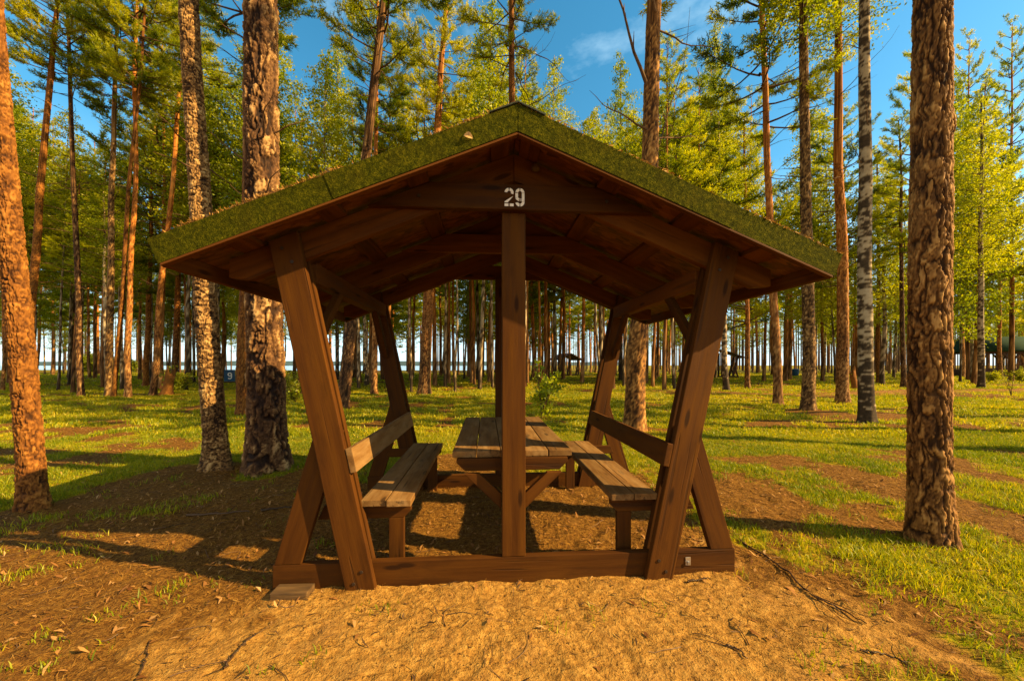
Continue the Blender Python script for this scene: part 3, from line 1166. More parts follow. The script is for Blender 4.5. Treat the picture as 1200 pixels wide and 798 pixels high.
def pine_crown(name, seed, Hc=9., Lmax=2.1, shape='pine', dens=1., nb=8):
    """crown from z=0 to Hc round the stem"""
    rg = np.random.default_rng(seed)
    acc = Acc()
    z = 0.0
    TC, TD, TT = [], [], []
    while z < Hc - .1:
        t = z / Hc
        if shape == 'pine':
            prof = min(1, .55 + 1.9 * t) * (1 - t) ** .62 + .12
        else:
            prof = min(1, .8 + 1.5 * t) * (1 - t) ** .9 + .08
        m = rg.integers(3, 6)
        a0 = rg.uniform(0, 6.28)
        for b in range(m):
            if rg.random() < .12:
                continue
            az = a0 + b * 6.28 / m + rg.uniform(-.4, .4)
            L = Lmax * prof * rg.uniform(.6, 1.2)
            el = -.12 + .75 * t + rg.uniform(-.15, .25)
            d = np.array((math.cos(az), math.sin(az), 0.))
            sdv = np.array((-d[1], d[0], 0.))
            s_ = np.linspace(0, 1, 6)
            bend = rg.uniform(.0, .35)
            path = np.array((0, 0, z)) + d * (s_ * L)[:, None] + np.array((0, 0, 1.)) * (math.tan(el) * s_ * L + bend * s_ ** 2 * L)[:, None] + sdv * (.08 * L * np.sin(3 * s_ + az))[:, None]
            lv, lf = tube(path, (.012 + .012 * L) * (1 - .8 * s_), 4)
            acc.add(lv, lf, 0, .5)
            bt = rg.uniform(.2, .8)
            ns = max(3, int(nb * L * .62 * dens + 2))
            for k in range(ns):
                a = rg.uniform(.42, 1.0) if k else 1.0
                p0 = np.array([np.interp(a, s_, path[:, c]) for c in range(3)])
                side = (1 if k % 2 else -1)
                dd = d * rg.uniform(.35, 1) + sdv * side * rg.uniform(.2, 1.1) + np.array((0, 0, rg.uniform(.0, .75)))
                dd = dd / np.linalg.norm(dd)
                sl_ = L * (.12 + .26 * (1 - a)) * rg.uniform(.6, 1.3) + .10
                nt_ = max(2, int(sl_ / .075))
                q = (np.arange(nt_) + .6) / nt_
                pts = p0 + dd * (q * sl_)[:, None] + np.array((0, 0, .25)) * (q ** 2 * sl_)[:, None]
                TC.append(pts)
                TD.append(np.repeat(dd[None], nt_, 0))
                TT.append(np.clip(bt + rg.normal(0, .14, nt_) + .22 * (q - .5), 0, 1))
        z += rg.uniform(.36, .62)
    TC, TD, TT = np.concatenate(TC), np.concatenate(TD), np.concatenate(TT)
    nbld = 9
    C = np.repeat(TC, nbld, 0)
    Dd = np.repeat(TD, nbld, 0)
    n = len(C)
    C = C + rg.normal(0, .022, (n, 3))
    Dv = unit(Dd * .75 + unit(rg.normal(size=(n, 3))) * .9 + np.array((0, 0, .12)))
    blades(C, Dv, rg.uniform(.08, .16, n), rg.uniform(.009, .016, n), np.clip(np.repeat(TT, nbld) + rg.normal(0, .08, n), 0, 1), rg, acc, 1)
    me = acc.mesh(name, [M['limb'], M['needle']])
    return me


def leafy_crown(name, seed, Hc=10., Wd=1.9, n_br=85, leaf=.055, mat='birch_leaf', droop=.5, per=1.0, low=.0):
    rg = np.random.default_rng(seed)
    acc = Acc()
    LC, LT = [], []
    for b in range(n_br):
        t = (b + rg.random()) / n_br
        z = t * Hc * .97
        prof = (math.sin(math.pi * min(1, .18 + .80 * t)) ** .8) * (1 - .45 * t) + .08
        L = Wd * prof * rg.uniform(.55, 1.15)
        az = b * 2.4 + rg.uniform(-.5, .5)
        d = np.array((math.cos(az), math.sin(az), 0.))
        el = rg.uniform(.45, .95)
        s_ = np.linspace(0, 1, 6)
        path = np.array((0, 0, z)) + d * (s_ * L)[:, None] + np.array((0, 0, 1.)) * (el * s_ * L - droop * s_ ** 2.4 * L)[:, None]
        lv, lf = tube(path, (.006 + .010 * L) * (1 - .8 * s_), 4)
        acc.add(lv, lf, 0, .5)
        bt = rg.uniform(.25, .75)
        m = int(150 * L * per) + 12
        a = rg.beta(2.2, 1.3, m)
        c = np.stack([np.interp(a, s_, path[:, k]) for k in range(3)], 1)
        clump = rg.normal(0, .17, (max(3, m // 14), 3)) * L * .75
        c = c + clump[rg.integers(0, len(clump), m)] + rg.normal(0, .075, (m, 3))
        LC.append(c)
        LT.append(np.clip(bt + rg.normal(0, .14, m), 0, 1))
    C, T = np.concatenate(LC), np.concatenate(LT)
    n = len(C)
    Dv = unit(rg.normal(size=(n, 3)) + np.array((0, 0, -.35)))
    sd = unit(np.cross(Dv, unit(rg.normal(size=(n, 3)))))
    L = rg.uniform(.7, 1.3, n)[:, None] * leaf
    V = np.stack([C - Dv * L, C + sd * L * .62, C + Dv * L, C - sd * L * .62], 1).reshape(-1, 3)
    acc.add(V, np.arange(4 * n).reshape(-1, 4), 1, np.repeat(T, 4))
    return acc.mesh(name, [M['limb'], M[mat]])


PINE_CROWNS = [pine_crown('crown', 100 + k, 9., 2.0 + .12 * (k % 3), 'pine' if k < 5 else 'young', 2.3) for k in range(7)]
BIRCH_CROWNS = [leafy_crown('crown', 200 + k, n_br=80, per=.95, leaf=.048) for k in range(5)]


def dead_limbs(rg, z0, z1, n, L=(.5, 1.4), rad=.012, up=(-.35, .35)):
    return [(rg.uniform(z0, z1), rg.uniform(0, 6.28), rg.uniform(*L), (rg.uniform(*up), rg.uniform(-.25, .35)), rad * rg.uniform(.7, 1.2), int(rg.integers(2, 5))) for _ in range(n)]


SH_H = 17.
SHARED = {'pine': [], 'birch': []}
for k in range(5):
    rg_ = np.random.default_rng(300 + k)
    SHARED['pine'].append(make_trunk('trunk', SH_H, .15, 'pine', 300 + k, na=10, zvis=8, dz=.33, amp=.006, wob=.14, limbs=dead_limbs(rg_, 4.2, 8.6, 12)))
for k in range(2):
    SHARED['birch'].append(make_trunk('trunk', SH_H, .15, 'birch', 320 + k, na=10, zvis=8, dz=.2, amp=.004, wob=.2))
PLACED = []
KEEP = [(269, 14, 27), (668, 20, 50), (850, 18, 44), (932, 8, 46), (340, 14, 30), (1180, 26, 40)]


def hides(x, Y):
    return any(abs(x - a) < b and Y < d for a, b, d in KEEP)




def tree(name, X, Y, H, r0, lean=(0, 0), kind='pine', crown_base=8., label='', group=None, trunk=None, cat='pine tree', crown=None, cw=1.0, rz=None):
    seed = len(PLACED)
    rg = np.random.default_rng(5000 + seed)
    z0 = float(ground_h(np.array([X]), np.array([Y]))[0])
    ax = Vector((lean[0], lean[1], 1)).normalized()
    e = empty(name, (X, Y, z0 - .02), Vector((0, 0, 1)).rotation_difference(ax).to_euler(), label=label, cat=cat, group=group)
    rz = rg.uniform(0, 6.28) if rz is None else rz
    if trunk is None:
        src = SHARED['birch' if kind == 'birch' else 'pine']
        t = link('trunk', src[int(rg.integers(len(src)))], e)
        t.scale = (r0 / .15, r0 / .15, H / SH_H)
    else:
        t = link('trunk', trunk, e)
    t.rotation_euler = (0, 0, rz)
    if crown is None:
        src = BIRCH_CROWNS if kind == 'birch' else PINE_CROWNS[:5]
        crown = src[int(rg.integers(len(src)))]
    L0 = 10. if kind == 'birch' else 9.
    c = link('crown', crown, e, (0, 0, crown_base))
    sz = (H + .25 - crown_base) / L0
    sx = min(max(sz, .7), 1.25) * cw
    c.scale = (sx, sx, sz)
    c.rotation_euler = (0, 0, rg.uniform(0, 6.28))
    PLACED.append((X, Y))
    return e


NEAR, MID = 'large trunks near the shelter', 'trees in the middle distance'
# photo x, y of the foot; trunk width in photo px; x where the trunk leaves the top of the photo; species; height; crown base; label
HAND = [
    # (x, y, w, xtop, kind, H, cb, label, detail)
    (40, 592, 35, 3, 'orange', 17, 9.0, 'orange flaky pine trunk leaning out at the left edge, nearest on that side', 2),
    (255, 549, 27, 227, 'scaly', 18, 9.0, 'grey scaly trunk with flared foot, left of the thick dark trunk', 2),
    (313, 549, 45, 313, 'dark_plated', 19, 9.5, 'thickest dark furrowed trunk just left of the shelter', 2),
    (1090, 632, 57, 1085, 'plated', 18, 9.5, 'big plated pine trunk close on the right of the shelter, knot near its foot', 2),
    (743, 503, 24, 768, 'plated', 20, 10.5, 'pine with pale ridged bark seen behind the right bench, bare limbs high up', 1),
    (283, 484, 13, 292, 'orange', 20, 10.5, 'slim orange pine close behind the thick dark trunk', 1),
    (28, 468, 14, 63, 'orange', 20, 13, 'slim orange pine rising from behind the nearest left trunk, leaning right', 1),
    (1016, 495, 20, 1006, 'birch', 18, 10.5, 'mottled birch with flared foot, nearest birch on the right', 1),
    (987, 473, 15, 982, 'pine', 20, 12.1, 'straight pine lit on its right side between two birches', 1),
    (947, 482, 16, 938, 'scaly', 20, 10.5, 'grey birch left of the straight pine, second birch from the shelter roof', 1),
    (912, 475, 11, 890, 'pine', 20, 9.5, 'pine leaning left just right of the shelter roof end', 1),
    (851, 457, 8, 832, 'birch', 15, 7.0, 'thin pale birch leaning left beside the dark far shelter', 1),
    (876, 455, 6, 868, 'pine', 16, 8.0, 'thin pine right of the leaning pale birch', 1),
    (1150, 455, 10, 1141, 'birch', 17, 6.5, 'birch with white patches in front of the green roofed pavilion', 1),
    (401, 477, 15, 447, 'dark_plated', 20, 11.2, 'dark trunk leaning right above the left half of the roof', 1),
    (497, 463, 13, 522, 'pine', 20, 12.5, 'stout leaning pine seen under the roof left of the middle post', 1),
    (602, 472, 11, 600, 'orange', 20, 12.4, 'orange pine rising straight above the roof peak', 1),
    (95, 466, 9, 78, 'dark_plated', 20, 12.5, 'dark slightly crooked trunk standing alone on the left grass', 1),
    (128, 465, 11, 132, 'scaly', 20, 12.5, 'left stem of the forked pair on the left grass', 1),
    (133, 467, 7, 176, 'orange', 20, 12.5, 'thin orange stem leaning right out of the forked pair', 1),
    (150, 467, 9, 158, 'pine', 20, 12.5, 'slim pine immediately right of the forked pair', 1),
    (171, 452, 8, 186, 'orange', 18, 8.0, 'orange pine second right of the forked pair', 1),
    (179, 463, 9, 222, 'pine', 20, 12.5, 'pine leaning right, in front of the leafy stump', 1),
    (205, 450, 9, 210, 'pine', 19, 8.5, 'straight pine behind the leafy shrub left of the scaly trunk', 1),
    (430, 452, 5, 421, 'birch', 16, 6.5, 'slender birch above the left roof slope, pale crooked stem', 1),
    (438, 461, 8, 444, 'pine', 20, 12.5, 'short looking pine beside the left rear leg of the shelter', 1),
    (3, 456, 6, -2, 'pine', 16, 7.0, 'pine at the very left edge behind the nearest trunk', 1),
    (83, 443, 8, 88, 'dark_plated', 16, 5.5, 'broad dark trunk by the shore at the left', 1),
    (1128, 443, 7, 1120, 'pine', 18, 8.0, 'pine half hidden behind the big plated trunk', 1),
    (1059, 453, 7, 1056, 'dark_plated', 17, 8.5, 'dark trunk with crooked foot just left of the big plated trunk', 1),
    (1030, 448, 6, 1030, 'orange', 18, 8.5, 'orange pine behind the nearest birch on the right', 1),
    (1172, 443, 6, 1176, 'pine', 17, 6.0, 'reddish pine in front of the green roofed pavilion', 1),
]
HERO = {}
for k, (x, y, wpx, xt, kind, H, cb, label, det) in enumerate(HAND):
    X, Y = gpt(x, y)
    r0 = wpx * Y / F_PX / 2 / math.sqrt(1 + ((x - 600) / F_PX) ** 2)
    lean = ((xt - x) / y, random.uniform(-.015, .015))
    rg_ = np.random.default_rng(700 + k)
    if det == 2:
        limbs = []
        if k == 2:
            limbs = [(4.15, R(150), .75, (.35, .1), .016, 2), (3.45, R(160), .62, (.55, .0), .014, 2), (3.9, R(20), .62, (.45, .3), .018, 2), (4.3, R(200), .6, (.3, .2), .014, 2), (3.15, R(185), .5, (.15, .1), .012, 1)]
        if k == 1:
            limbs = [(4.2, R(185), .55, (-.15, .3), .013, 2), (3.85, R(175), .5, (.25, -.2), .012, 2), (4.0, R(-15), .55, (-.35, .0), .013, 2), (2.75, R(5), .5, (-.3, .1), .010, 2)]
        amp = {0: .017, 1: .017, 2: .036, 3: .016}[k]
        tm = make_trunk('trunk', H, r0, kind, 40 + k, na=150 if k == 3 else 120, zvis=6.8, dz=.0135, amp=amp, flare=(.32, .6, .42, .26)[k], wob=.05, limbs=limbs, tip=.25)
    else:
        n_l = 16
        z0_, z1_ = 4.0, cb + .6
        limbs = dead_limbs(rg_, z0_, z1_, n_l, (.5, 1.9), .014)
        if k == 4:
            limbs = [(7.1, R(175), 1.5, (.75, .9), .045, 4), (8.6, R(185), 1.6, (1.2, .5), .04, 4), (6.2, R(170), 1.5, (.45, -.1), .022, 5), (6.2, R(5), 1.9, (.35, .0), .022, 4), (8.7, R(0), 2.2, (.05, .06), .025, 5), (5.2, R(20), 1.9, (1.4, 1.3), .022, 3), (9.0, R(10), 1.5, (1.1, .6), .03, 4), (5.0, R(-20), .5, (.7, 0), .014, 1), (4.6, R(190), .45, (.3, 0), .012, 1)]
        elif kind == 'birch':
            limbs = dead_limbs(rg_, 4.5, cb, 5, (.4, 1.2), .010, (.2, .8))
        elif k == 6:
            limbs = dead_limbs(rg_, 4.0, 10.5, 26, (.8, 2.4), .013, (-.3, .25))
        elif k == 16:
            limbs = dead_limbs(rg_, 8.5, 14, 16, (1.2, 2.8), .022, (-.4, .3))
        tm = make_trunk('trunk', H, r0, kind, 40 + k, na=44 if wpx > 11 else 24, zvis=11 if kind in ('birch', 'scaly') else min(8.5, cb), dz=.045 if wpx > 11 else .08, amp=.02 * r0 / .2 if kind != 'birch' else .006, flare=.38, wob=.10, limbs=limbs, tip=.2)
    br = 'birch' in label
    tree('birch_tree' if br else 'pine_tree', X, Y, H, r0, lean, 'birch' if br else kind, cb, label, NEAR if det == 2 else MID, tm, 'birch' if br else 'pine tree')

# leafy birches whose tops show against the blue gap, and bushy young pines on the left
for (x, y, topy, kind, label, cbf) in [
    (727, 446, 62, 'birch', 'yellow green birch with pointed top in the blue sky gap right of the roof peak', .22),
    (838, 443, 22, 'birch', 'tall bright birch right of the sky gap, yellow green pointed crown', .3),
    (395, 446, 40, 'birch', 'yellow green birch above the middle of the left roof slope', .35),
    (560, 446, 55, 'birch', 'bright birch crown filling the sky left of the roof peak', .35),
    (650, 446, 66, 'birch', 'round yellow green birch crown just right of the roof peak', .35),
]:
    X, Y = gpt(x, y)
    H = CAM_H + (HZ - topy) / F_PX * Y
    tree('birch_tree', X, Y, H, .16, (0, 0), 'birch', H * cbf, label, MID, None, 'birch', cw=1.15)
for (x, y, topy, cbf, label) in [
    (62, 440, 140, .22, 'bushy young pine at the left with low dark boughs over the shore'),
    (112, 441, 160, .25, 'bushy young pine behind the crooked dark trunk, low boughs'),
    (238, 443, 90, .3, 'young pine with golden boughs behind the grey scaly trunk'),
    (345, 446, 120, .25, 'young pine with golden boughs right of the thick dark trunk'),
    (1185, 447, 30, .3, 'full crowned pine at the right edge above the green roofed pavilion'),
    (1135, 446, 45, .3, 'full crowned pine right of the big plated trunk'),
    (1080, 445, 10, .4, 'full crowned pine directly behind the big plated trunk'),
    (790, 444, 70, .38, 'dark full pine above the right roof slope beside the sky gap'),
]:
    X, Y = gpt(x, y)
    H = CAM_H + (HZ - topy) / F_PX * Y
    tree('pine_tree', X, Y, H, .15, (0, 0), 'pine', H * cbf, label, MID, None, 'pine tree', PINE_CROWNS[5 + (x % 2)], cw=1.1)

# the far stand
ZONES = [(-1e9, 360, 'slim pine of the far stand between the left trunks and the lake shore', 'far pines left of the shelter'),
         (360, 590, 'slim far pine seen under the roof, left of the middle post', 'far pines seen under the roof left of the post'),
         (590, 850, 'slim far pine seen under the roof, right of the middle post', 'far pines seen under the roof right of the post'),
         (850, 1e9, 'slim pine of the shady far stand right of the shelter', 'far pines right of the shelter')]


def zone(x):
    for a, b, l, g in ZONES:
        if a <= x < b:
            return l, g


FIXED = [(419, 446), (484, 444), (510, 452), (517, 441), (524, 444), (533, 448), (538, 440), (548, 442), (553, 449), (565, 442), (573, 442),
         (618, 444), (636, 440), (643, 444), (647, 440), (655, 444), (660, 445), (669, 440), (683, 449), (692, 437), (702, 444), (716, 446),
         (116, 439), (60, 437), (165, 440), (300, 444), (330, 443), (360, 446), (375, 441), (895, 446), (905, 441), (925, 444), (963, 446), (1003, 442), (780, 445), (800, 441), (823, 446)]
for x, y in FIXED:
    X, Y = gpt(x + random.uniform(-1, 1), y)
    l, g = zone(x)
    H = random.uniform(15.5, 19)
    tree('pine_tree', X, Y, H, random.uniform(.12, .19), (random.uniform(-.025, .025), random.uniform(-.02, .02)), 'pine', H * random.uniform(.42, .56), l, g, cw=1.1)
cnt = 0
tries = 0
rgf = random.Random(5)
NFAR = 165
while cnt < NFAR and tries < 20000:
    tries += 1
    x = rgf.uniform(-140, 1340) if cnt < 135 else rgf.uniform(420, 840)
    Y = math.sqrt(rgf.uniform(25 ** 2, 88 ** 2))
    if x > 850 and rgf.random() < .0:
        continue
    if x < 250 and (Y > 72 or rgf.random() < .2):
        continue
    X = (x - 600) / F_PX * Y
    if hides(x, Y):
        continue
    if float(lake_w(np.array([X]), np.array([Y]))[0]) > .05:
        continue
    if min((X - a) ** 2 + (Y - b) ** 2 for a, b in PLACED) < 1.9 ** 2:
        continue
    H = rgf.uniform(15, 19.5)
    ty = HZ - F_PX * (H - CAM_H) / Y
    if 670 < x < 800 and Y < 34:
        continue
    if 85 < x < 145 and Y < 30:
        continue
    l, g = zone(x)
    tree('pine_tree', X, Y, H, rgf.uniform(.11, .20), (rgf.uniform(-.03, .03), rgf.uniform(-.03, .03)), 'pine', H * rgf.uniform(.34, .56), l, g, cw=1.15)
    cnt += 1

cnt = 0
BZ = [(-1e9, 360, 'slender pale birch among the far pines left of the shelter', 'far birches left of the shelter'),
      (360, 850, 'slender pale birch among the far pines seen under the roof', 'far birches seen under the roof'),
      (850, 1e9, 'slender pale birch in the shady far stand right of the shelter', 'far birches right of the shelter')]
while cnt < 62:
    x = rgf.uniform(-60, 1260)
    Y = math.sqrt(rgf.uniform(21 ** 2, 58 ** 2))
    X = (x - 600) / F_PX * Y
    if hides(x, Y):
        continue
    if min((X - a) ** 2 + (Y - b) ** 2 for a, b in PLACED) < 1.7 ** 2 or (670 < x < 800 and Y < 34) or (85 < x < 145 and Y < 30):
        continue
    l, g = [(l, g) for a, b, l, g in BZ if a <= x < b][0]
    H = rgf.uniform(12, 18)
    tree('birch_tree', X, Y, H, rgf.uniform(.08, .14), (rgf.uniform(-.04, .04), rgf.uniform(-.03, .03)), 'birch', H * rgf.uniform(.2, .45), l, g, None, 'birch', cw=1.1)
    cnt += 1
cnt = 0
BF = [(-1e9, 360, 'leafy yellow green birch filling the canopy left of the shelter', 'leafy birches left of the shelter'),
      (360, 850, 'leafy yellow green birch filling the canopy above the shelter roof', 'leafy birches above the shelter'),
      (850, 1e9, 'leafy green birch filling the canopy right of the shelter', 'leafy birches right of the shelter')]
tries = 0
while cnt < 92 and tries < 9000:
    tries += 1
    x = rgf.uniform(-60, 1270)
    Y = math.sqrt(rgf.uniform(17 ** 2, 40 ** 2))
    X = (x - 600) / F_PX * Y
    if hides(x, Y):
        continue
    if min((X - a) ** 2 + (Y - b) ** 2 for a, b in PLACED) < 1.5 ** 2:
        continue
    lim = -20
    if 675 < x < 760:
        lim = 120
    elif 760 <= x < 850 or 600 < x <= 675:
        lim = 60
    elif 78 < x < 150:
        lim = 160
    elif x > 1125:
        lim = 50
    topy = rgf.uniform(lim, max(lim + 60, 150))
    H = CAM_H + (HZ - topy) / F_PX * Y
    if H > 22 or H < 7:
        continue
    l, g = [(l, g) for a, b, l, g in BF if a <= x < b][0]
    if x > 850 and (Y < 25 or rgf.random() < .1):
        continue
    cbf_ = rgf.uniform(.12, .3) if x > 850 else rgf.uniform(.36, .52)
    if cnt % 2:
        tree('pine_tree', X, Y, H, rgf.uniform(.08, .13), (rgf.uniform(-.03, .03), rgf.uniform(-.03, .03)), 'pine', H * (cbf_ + .08), l.replace('leafy', 'bushy').replace('birch', 'pine'), g.replace('leafy birches', 'bushy pines'), None, 'pine tree', PINE_CROWNS[5 + cnt // 2 % 2], cw=1.25)
    else:
        tree('birch_tree', X, Y, H, rgf.uniform(.06, .11), (rgf.uniform(-.04, .04), rgf.uniform(-.03, .03)), 'birch', H * cbf_, l, g, None, 'birch', cw=1.2)
    cnt += 1
for X, Y in [(9.5, 5.6), (13.5, 6.4), (18, 9.6), (22.5, 7.0), (28, 12.5)]:
    tree('pine_tree', X, Y, rgf.uniform(16, 19), rgf.uniform(.13, .2), (rgf.uniform(-.03, .03), rgf.uniform(-.03, .03)), 'pine', rgf.uniform(8, 10), 'tall pine standing beyond the right edge of the view, casting bands of shade', 'pines beyond the right edge')

# the mass of the wood far beyond, on the land side
small = pine_crown('far_crown', 900, 9., 2.3, 'pine', .3, 4)
sv = np.empty(len(small.vertices) * 3, np.float32)
small.vertices.foreach_get('co', sv)
sv = sv.reshape(-1, 3)
sl_ = np.empty(len(small.loops), np.int32)
small.loops.foreach_get('vertex_index', sl_)
lt = np.empty(len(small.polygons), np.int32)
small.polygons.foreach_get('loop_total', lt)
ls = np.empty(len(small.polygons), np.int32)
small.polygons.foreach_get('loop_start', ls)
st_ = np.empty(len(small.vertices), np.float32)
small.attributes['tone'].data.foreach_get('value', st_)
tri = np.stack([sl_[ls[lt == 3] + k] for k in range(3)], 1)
acc = Acc()
rgw = np.random.default_rng(77)
nw = 0
while nw < 520:
    x = rgw.uniform(-150, 1450)
    Y = math.sqrt(rgw.uniform(66 ** 2, 140 ** 2))
    if rgw.random() > (.75 if x < 830 else 1):
        continue
    X = (x - 600) / F_PX * Y
    if float(lake_w(np.array([X]), np.array([Y]))[0]) > .04:
        continue
    H = rgw.uniform(14, 19)
    cb = H * rgw.uniform(.25, .5)
    a = rgw.uniform(0, 6.28)
    s3 = np.array((1.2, 1.2, (H - cb) / 9))
    v = sv * s3
    v = np.stack([v[:, 0] * math.cos(a) - v[:, 1] * math.sin(a), v[:, 0] * math.sin(a) + v[:, 1] * math.cos(a), v[:, 2]], 1)
    z0 = float(ground_h(np.array([X]), np.array([Y]))[0])
    acc.add(v + np.array((X, Y, cb + z0)), tri, 1, st_)
    tv, tf = tube([(X, Y, z0 - .2), (X, Y, z0 + H * .5), (X, Y, z0 + H)], [.15, .12, .03], 5)
    acc.add(tv, tf, 0, .5)
    nw += 1
tag(link('far_wood', acc.mesh('far_wood', [M['limb'], M['needle']])), kind='stuff')
bpy.data.meshes.remove(small)

# ------------------------------------------------------------------ low plants


def shrub(name, x, y, h, wd, n_st, label, leaf=.05, seed=1, per=40, mat='shrub_leaf', cat='shrub', group=None):
    rg = np.random.default_rng(seed)
    X, Y = gpt(x, y)
    e = empty(name, (X, Y, float(ground_h(np.array([X]), np.array([Y]))[0])), label=label, cat=cat, group=group)
    st, lf_ = Acc(), Acc()
    C, T = [], []
    for k in range(n_st):
        az = rg.uniform(0, 6.28)
        L = h * rg.uniform(.6, 1.05)
        sp = wd * rg.uniform(.05, .55)
        s_ = np.linspace(0, 1, 6)
        d = np.array((math.cos(az), math.sin(az), 0))
        p = d * (s_ ** 1.3 * sp)[:, None] + np.array((0, 0, 1.)) * (s_ * L)[:, None]
        v, f = tube(p, .012 * h * (1 - .8 * s_) + .002, 4)
        st.add(v, f, 0, .5)
        for b in range(int(4 + 5 * h)):
            a = rg.uniform(.2, 1)
            p0 = np.array([np.interp(a, s_, p[:, c]) for c in range(3)])
            dd = unit(rg.normal(size=3) + np.array((0, 0, .5)))
            bl = wd * rg.uniform(.12, .32)
            q = np.linspace(0, 1, 4)
            bp = p0 + dd * (q * bl)[:, None]
            v, f = tube(bp, .005 * h * (1 - .7 * q) + .0012, 3)
            st.add(v, f, 0, .5)
            m = max(3, int(per * bl))
            qq = rg.uniform(.15, 1, m)
            C.append(p0 + dd * (qq * bl)[:, None] + rg.normal(0, .03 * wd, (m, 3)))
            T.append(np.clip(rg.uniform(.2, .8) + rg.normal(0, .15, m), 0, 1))
    C, T = np.concatenate(C), np.concatenate(T)
    n = len(C)
    Dv = unit(rg.normal(size=(n, 3)) + np.array((0, 0, .35)))
    sd = unit(np.cross(Dv, unit(rg.normal(size=(n, 3)))))
    L = rg.uniform(.7, 1.4, n)[:, None] * leaf
    V = np.stack([C, C + Dv * L * .5 + sd * L * .27, C + Dv * L, C + Dv * L * .5 - sd * L * .27], 1).reshape(-1, 3)
    lf_.add(V, np.arange(4 * n).reshape(-1, 4), 0, np.repeat(T, 4))
    link('stem', st.mesh('stem', [M['limb']]), e)
    link('foliage', lf_.mesh('foliage', [M[mat]]), e)
    return e


shrub('sapling', 635, 488, 1.30, 1.25, 5, 'light green leafy sapling on the grass right of the middle post', .105, 1, 55, mat='sap_leaf', cat='sapling')
shrub('shrub', 206, 459, 1.0, 1.5, 12, 'leafy green shrub at the foot of the straight pine left of the scaly trunk', .10, 2, 60)
shrub('shrub', 346, 472, 1.15, 1.2, 10, 'green shrub between the thick dark trunk and the left front leg', .085, 3, 60)
shrub('shrub', 108, 436.5, 2.6, 6.5, 26, 'broad rounded bush far off by the shore behind the crooked trunk', .26, 4, 30)
shrub('shrub', 145, 436.5, 2.0, 5.0, 20, 'lower bush by the shore right of the forked pair', .26, 5, 30)
shrub('shrub', 1163, 449, .75, 1.7, 10, 'low yellow green bush beside the white patched birch', .09, 6, 60)
shrub('shrub', 1197, 449, 1.0, 1.4, 9, 'low bush at the right edge before the green roofed pavilion', .09, 7, 60)
shrub('sapling', 1185, 466, 1.0, .7, 3, 'thin straggly sapling beside the path at the right edge', .05, 8, 18, cat='sapling')


def stump(x, y, h, r, label, seed, lean=(0, 0)):
    X, Y = gpt(x, y)
    rg = np.random.default_rng(seed)
    na, nz = 28, 16
    th = np.arange(na) * 2 * np.pi / na
    z = np.linspace(-.1, h, nz)
    zz, tt = np.meshgrid(z, th, indexing='ij')
    top = 1 + .25 * np.sin(tt * 2 + seed) * sstep(.5, 1, zz / h) + .12 * np.sin(tt * 7) * sstep(.7, 1, zz / h)
    rr = r * (1 + .7 * np.exp(-np.maximum(zz, 0) / .18) * (1 + .35 * np.sin(tt * 5))) + .02 * (n2(tt * 3, zz * 4, 1., 2, seed) - .5)
    V = np.stack([rr * np.cos(tt) + lean[0] * zz, rr * np.sin(tt), zz * top], -1).reshape(-1, 3)
    i = np.arange(nz - 1)[:, None] * na
    j = np.arange(na)[None, :]
    j2 = (j + 1) % na
    Fq = np.stack([i + j, i + j2, i + na + j2, i + na + j], -1).reshape(-1, 4)
    cen = np.array([[lean[0] * h, 0, h * .82]])
    V = np.concatenate([V, cen])
    b = (nz - 1) * na
    Ft = np.stack([b + np.arange(na), b + (np.arange(na) + 1) % na, np.full(na, nz * na)], 1)
    tone = np.clip(rg.normal(.55, .15, len(V)), 0, 1)
    me = np_mesh('tree_stump', V, [(3, Ft), (4, Fq)], [M['orange']], {'tone': tone, 'hgt': V[:, 2]}, smooth=True)
    o = link('tree_stump', me, None, (X, Y, float(ground_h(np.array([X]), np.array([Y]))[0])))
    return tag(o, label, 'tree stump')


stump(1003, 457, .95, .13, 'splintered orange stump beside the foot of the straight pine', 3, (-.25, 0))
stump(195, 463, 1.0, .17, 'short leaning stump among leaves at the left', 5, (.2, 0))

# ------------------------------------------------------------------ far structures


def box(acc_polys, x0, x1, y0_, y1_, z0, z1):
    acc_polys.append((rect(x0, z0, x1, z1), y0_, y1_))


def far_shelter(x, y, rz, label, sc_=1.0):
    X, Y = gpt(x, y)
    e = empty('far_shelter', (X, Y, float(ground_h(np.array([X]), np.array([Y]))[0])), (0, 0, rz), label=label, cat='picnic shelter')
    e.scale = (sc_,) * 3
    fr = []
    for ya in (0., 1.76):
        fr.append((rect(-1.45, -.2, 1.45, .15), ya, ya + .06))
        fr.append((rect(-.075, .15, .075, 2.5), ya, ya + .1))
        for f in ((lambda q: q), mir):
            fr.append((f([(.84, 0), (1.01, 0), (1.45, 2.05), (1.28, 2.12)]), ya - .05, ya + .09))
            fr.append((f([(1.29, .15), (1.45, .15), (1.2, .95), (1.05, .95)]), ya, ya + .05))
    prism(fr, 'y', M['dark_timber'], 'frame', e, 0)
    rf = []
    for f in ((lambda q: q), mir):
        rf.append((f(sloped(.002, 1.9, 2.70, .11)), -.29, 2.2))
    prism(rf, 'y', M['dark_timber'], 'roof', e, 0)
    tb_ = [(rect(-.39, .74, .39, .79), .1, 1.7)]
    for f in ((lambda q: q), mir):
        tb_.append((f(rect(.64, .46, .96, .5)), .05, 1.75))
    prism(tb_, 'y', M['dark_timber'], 'table', e, 0)
    return e


far_shelter(668, 440, .5, 'dark open shelter far behind the right bench, small between the slim pines', 1.05)
far_shelter(846, 442.5, -.35, 'dark far shelter partly hidden behind the right front leg', 1.1)


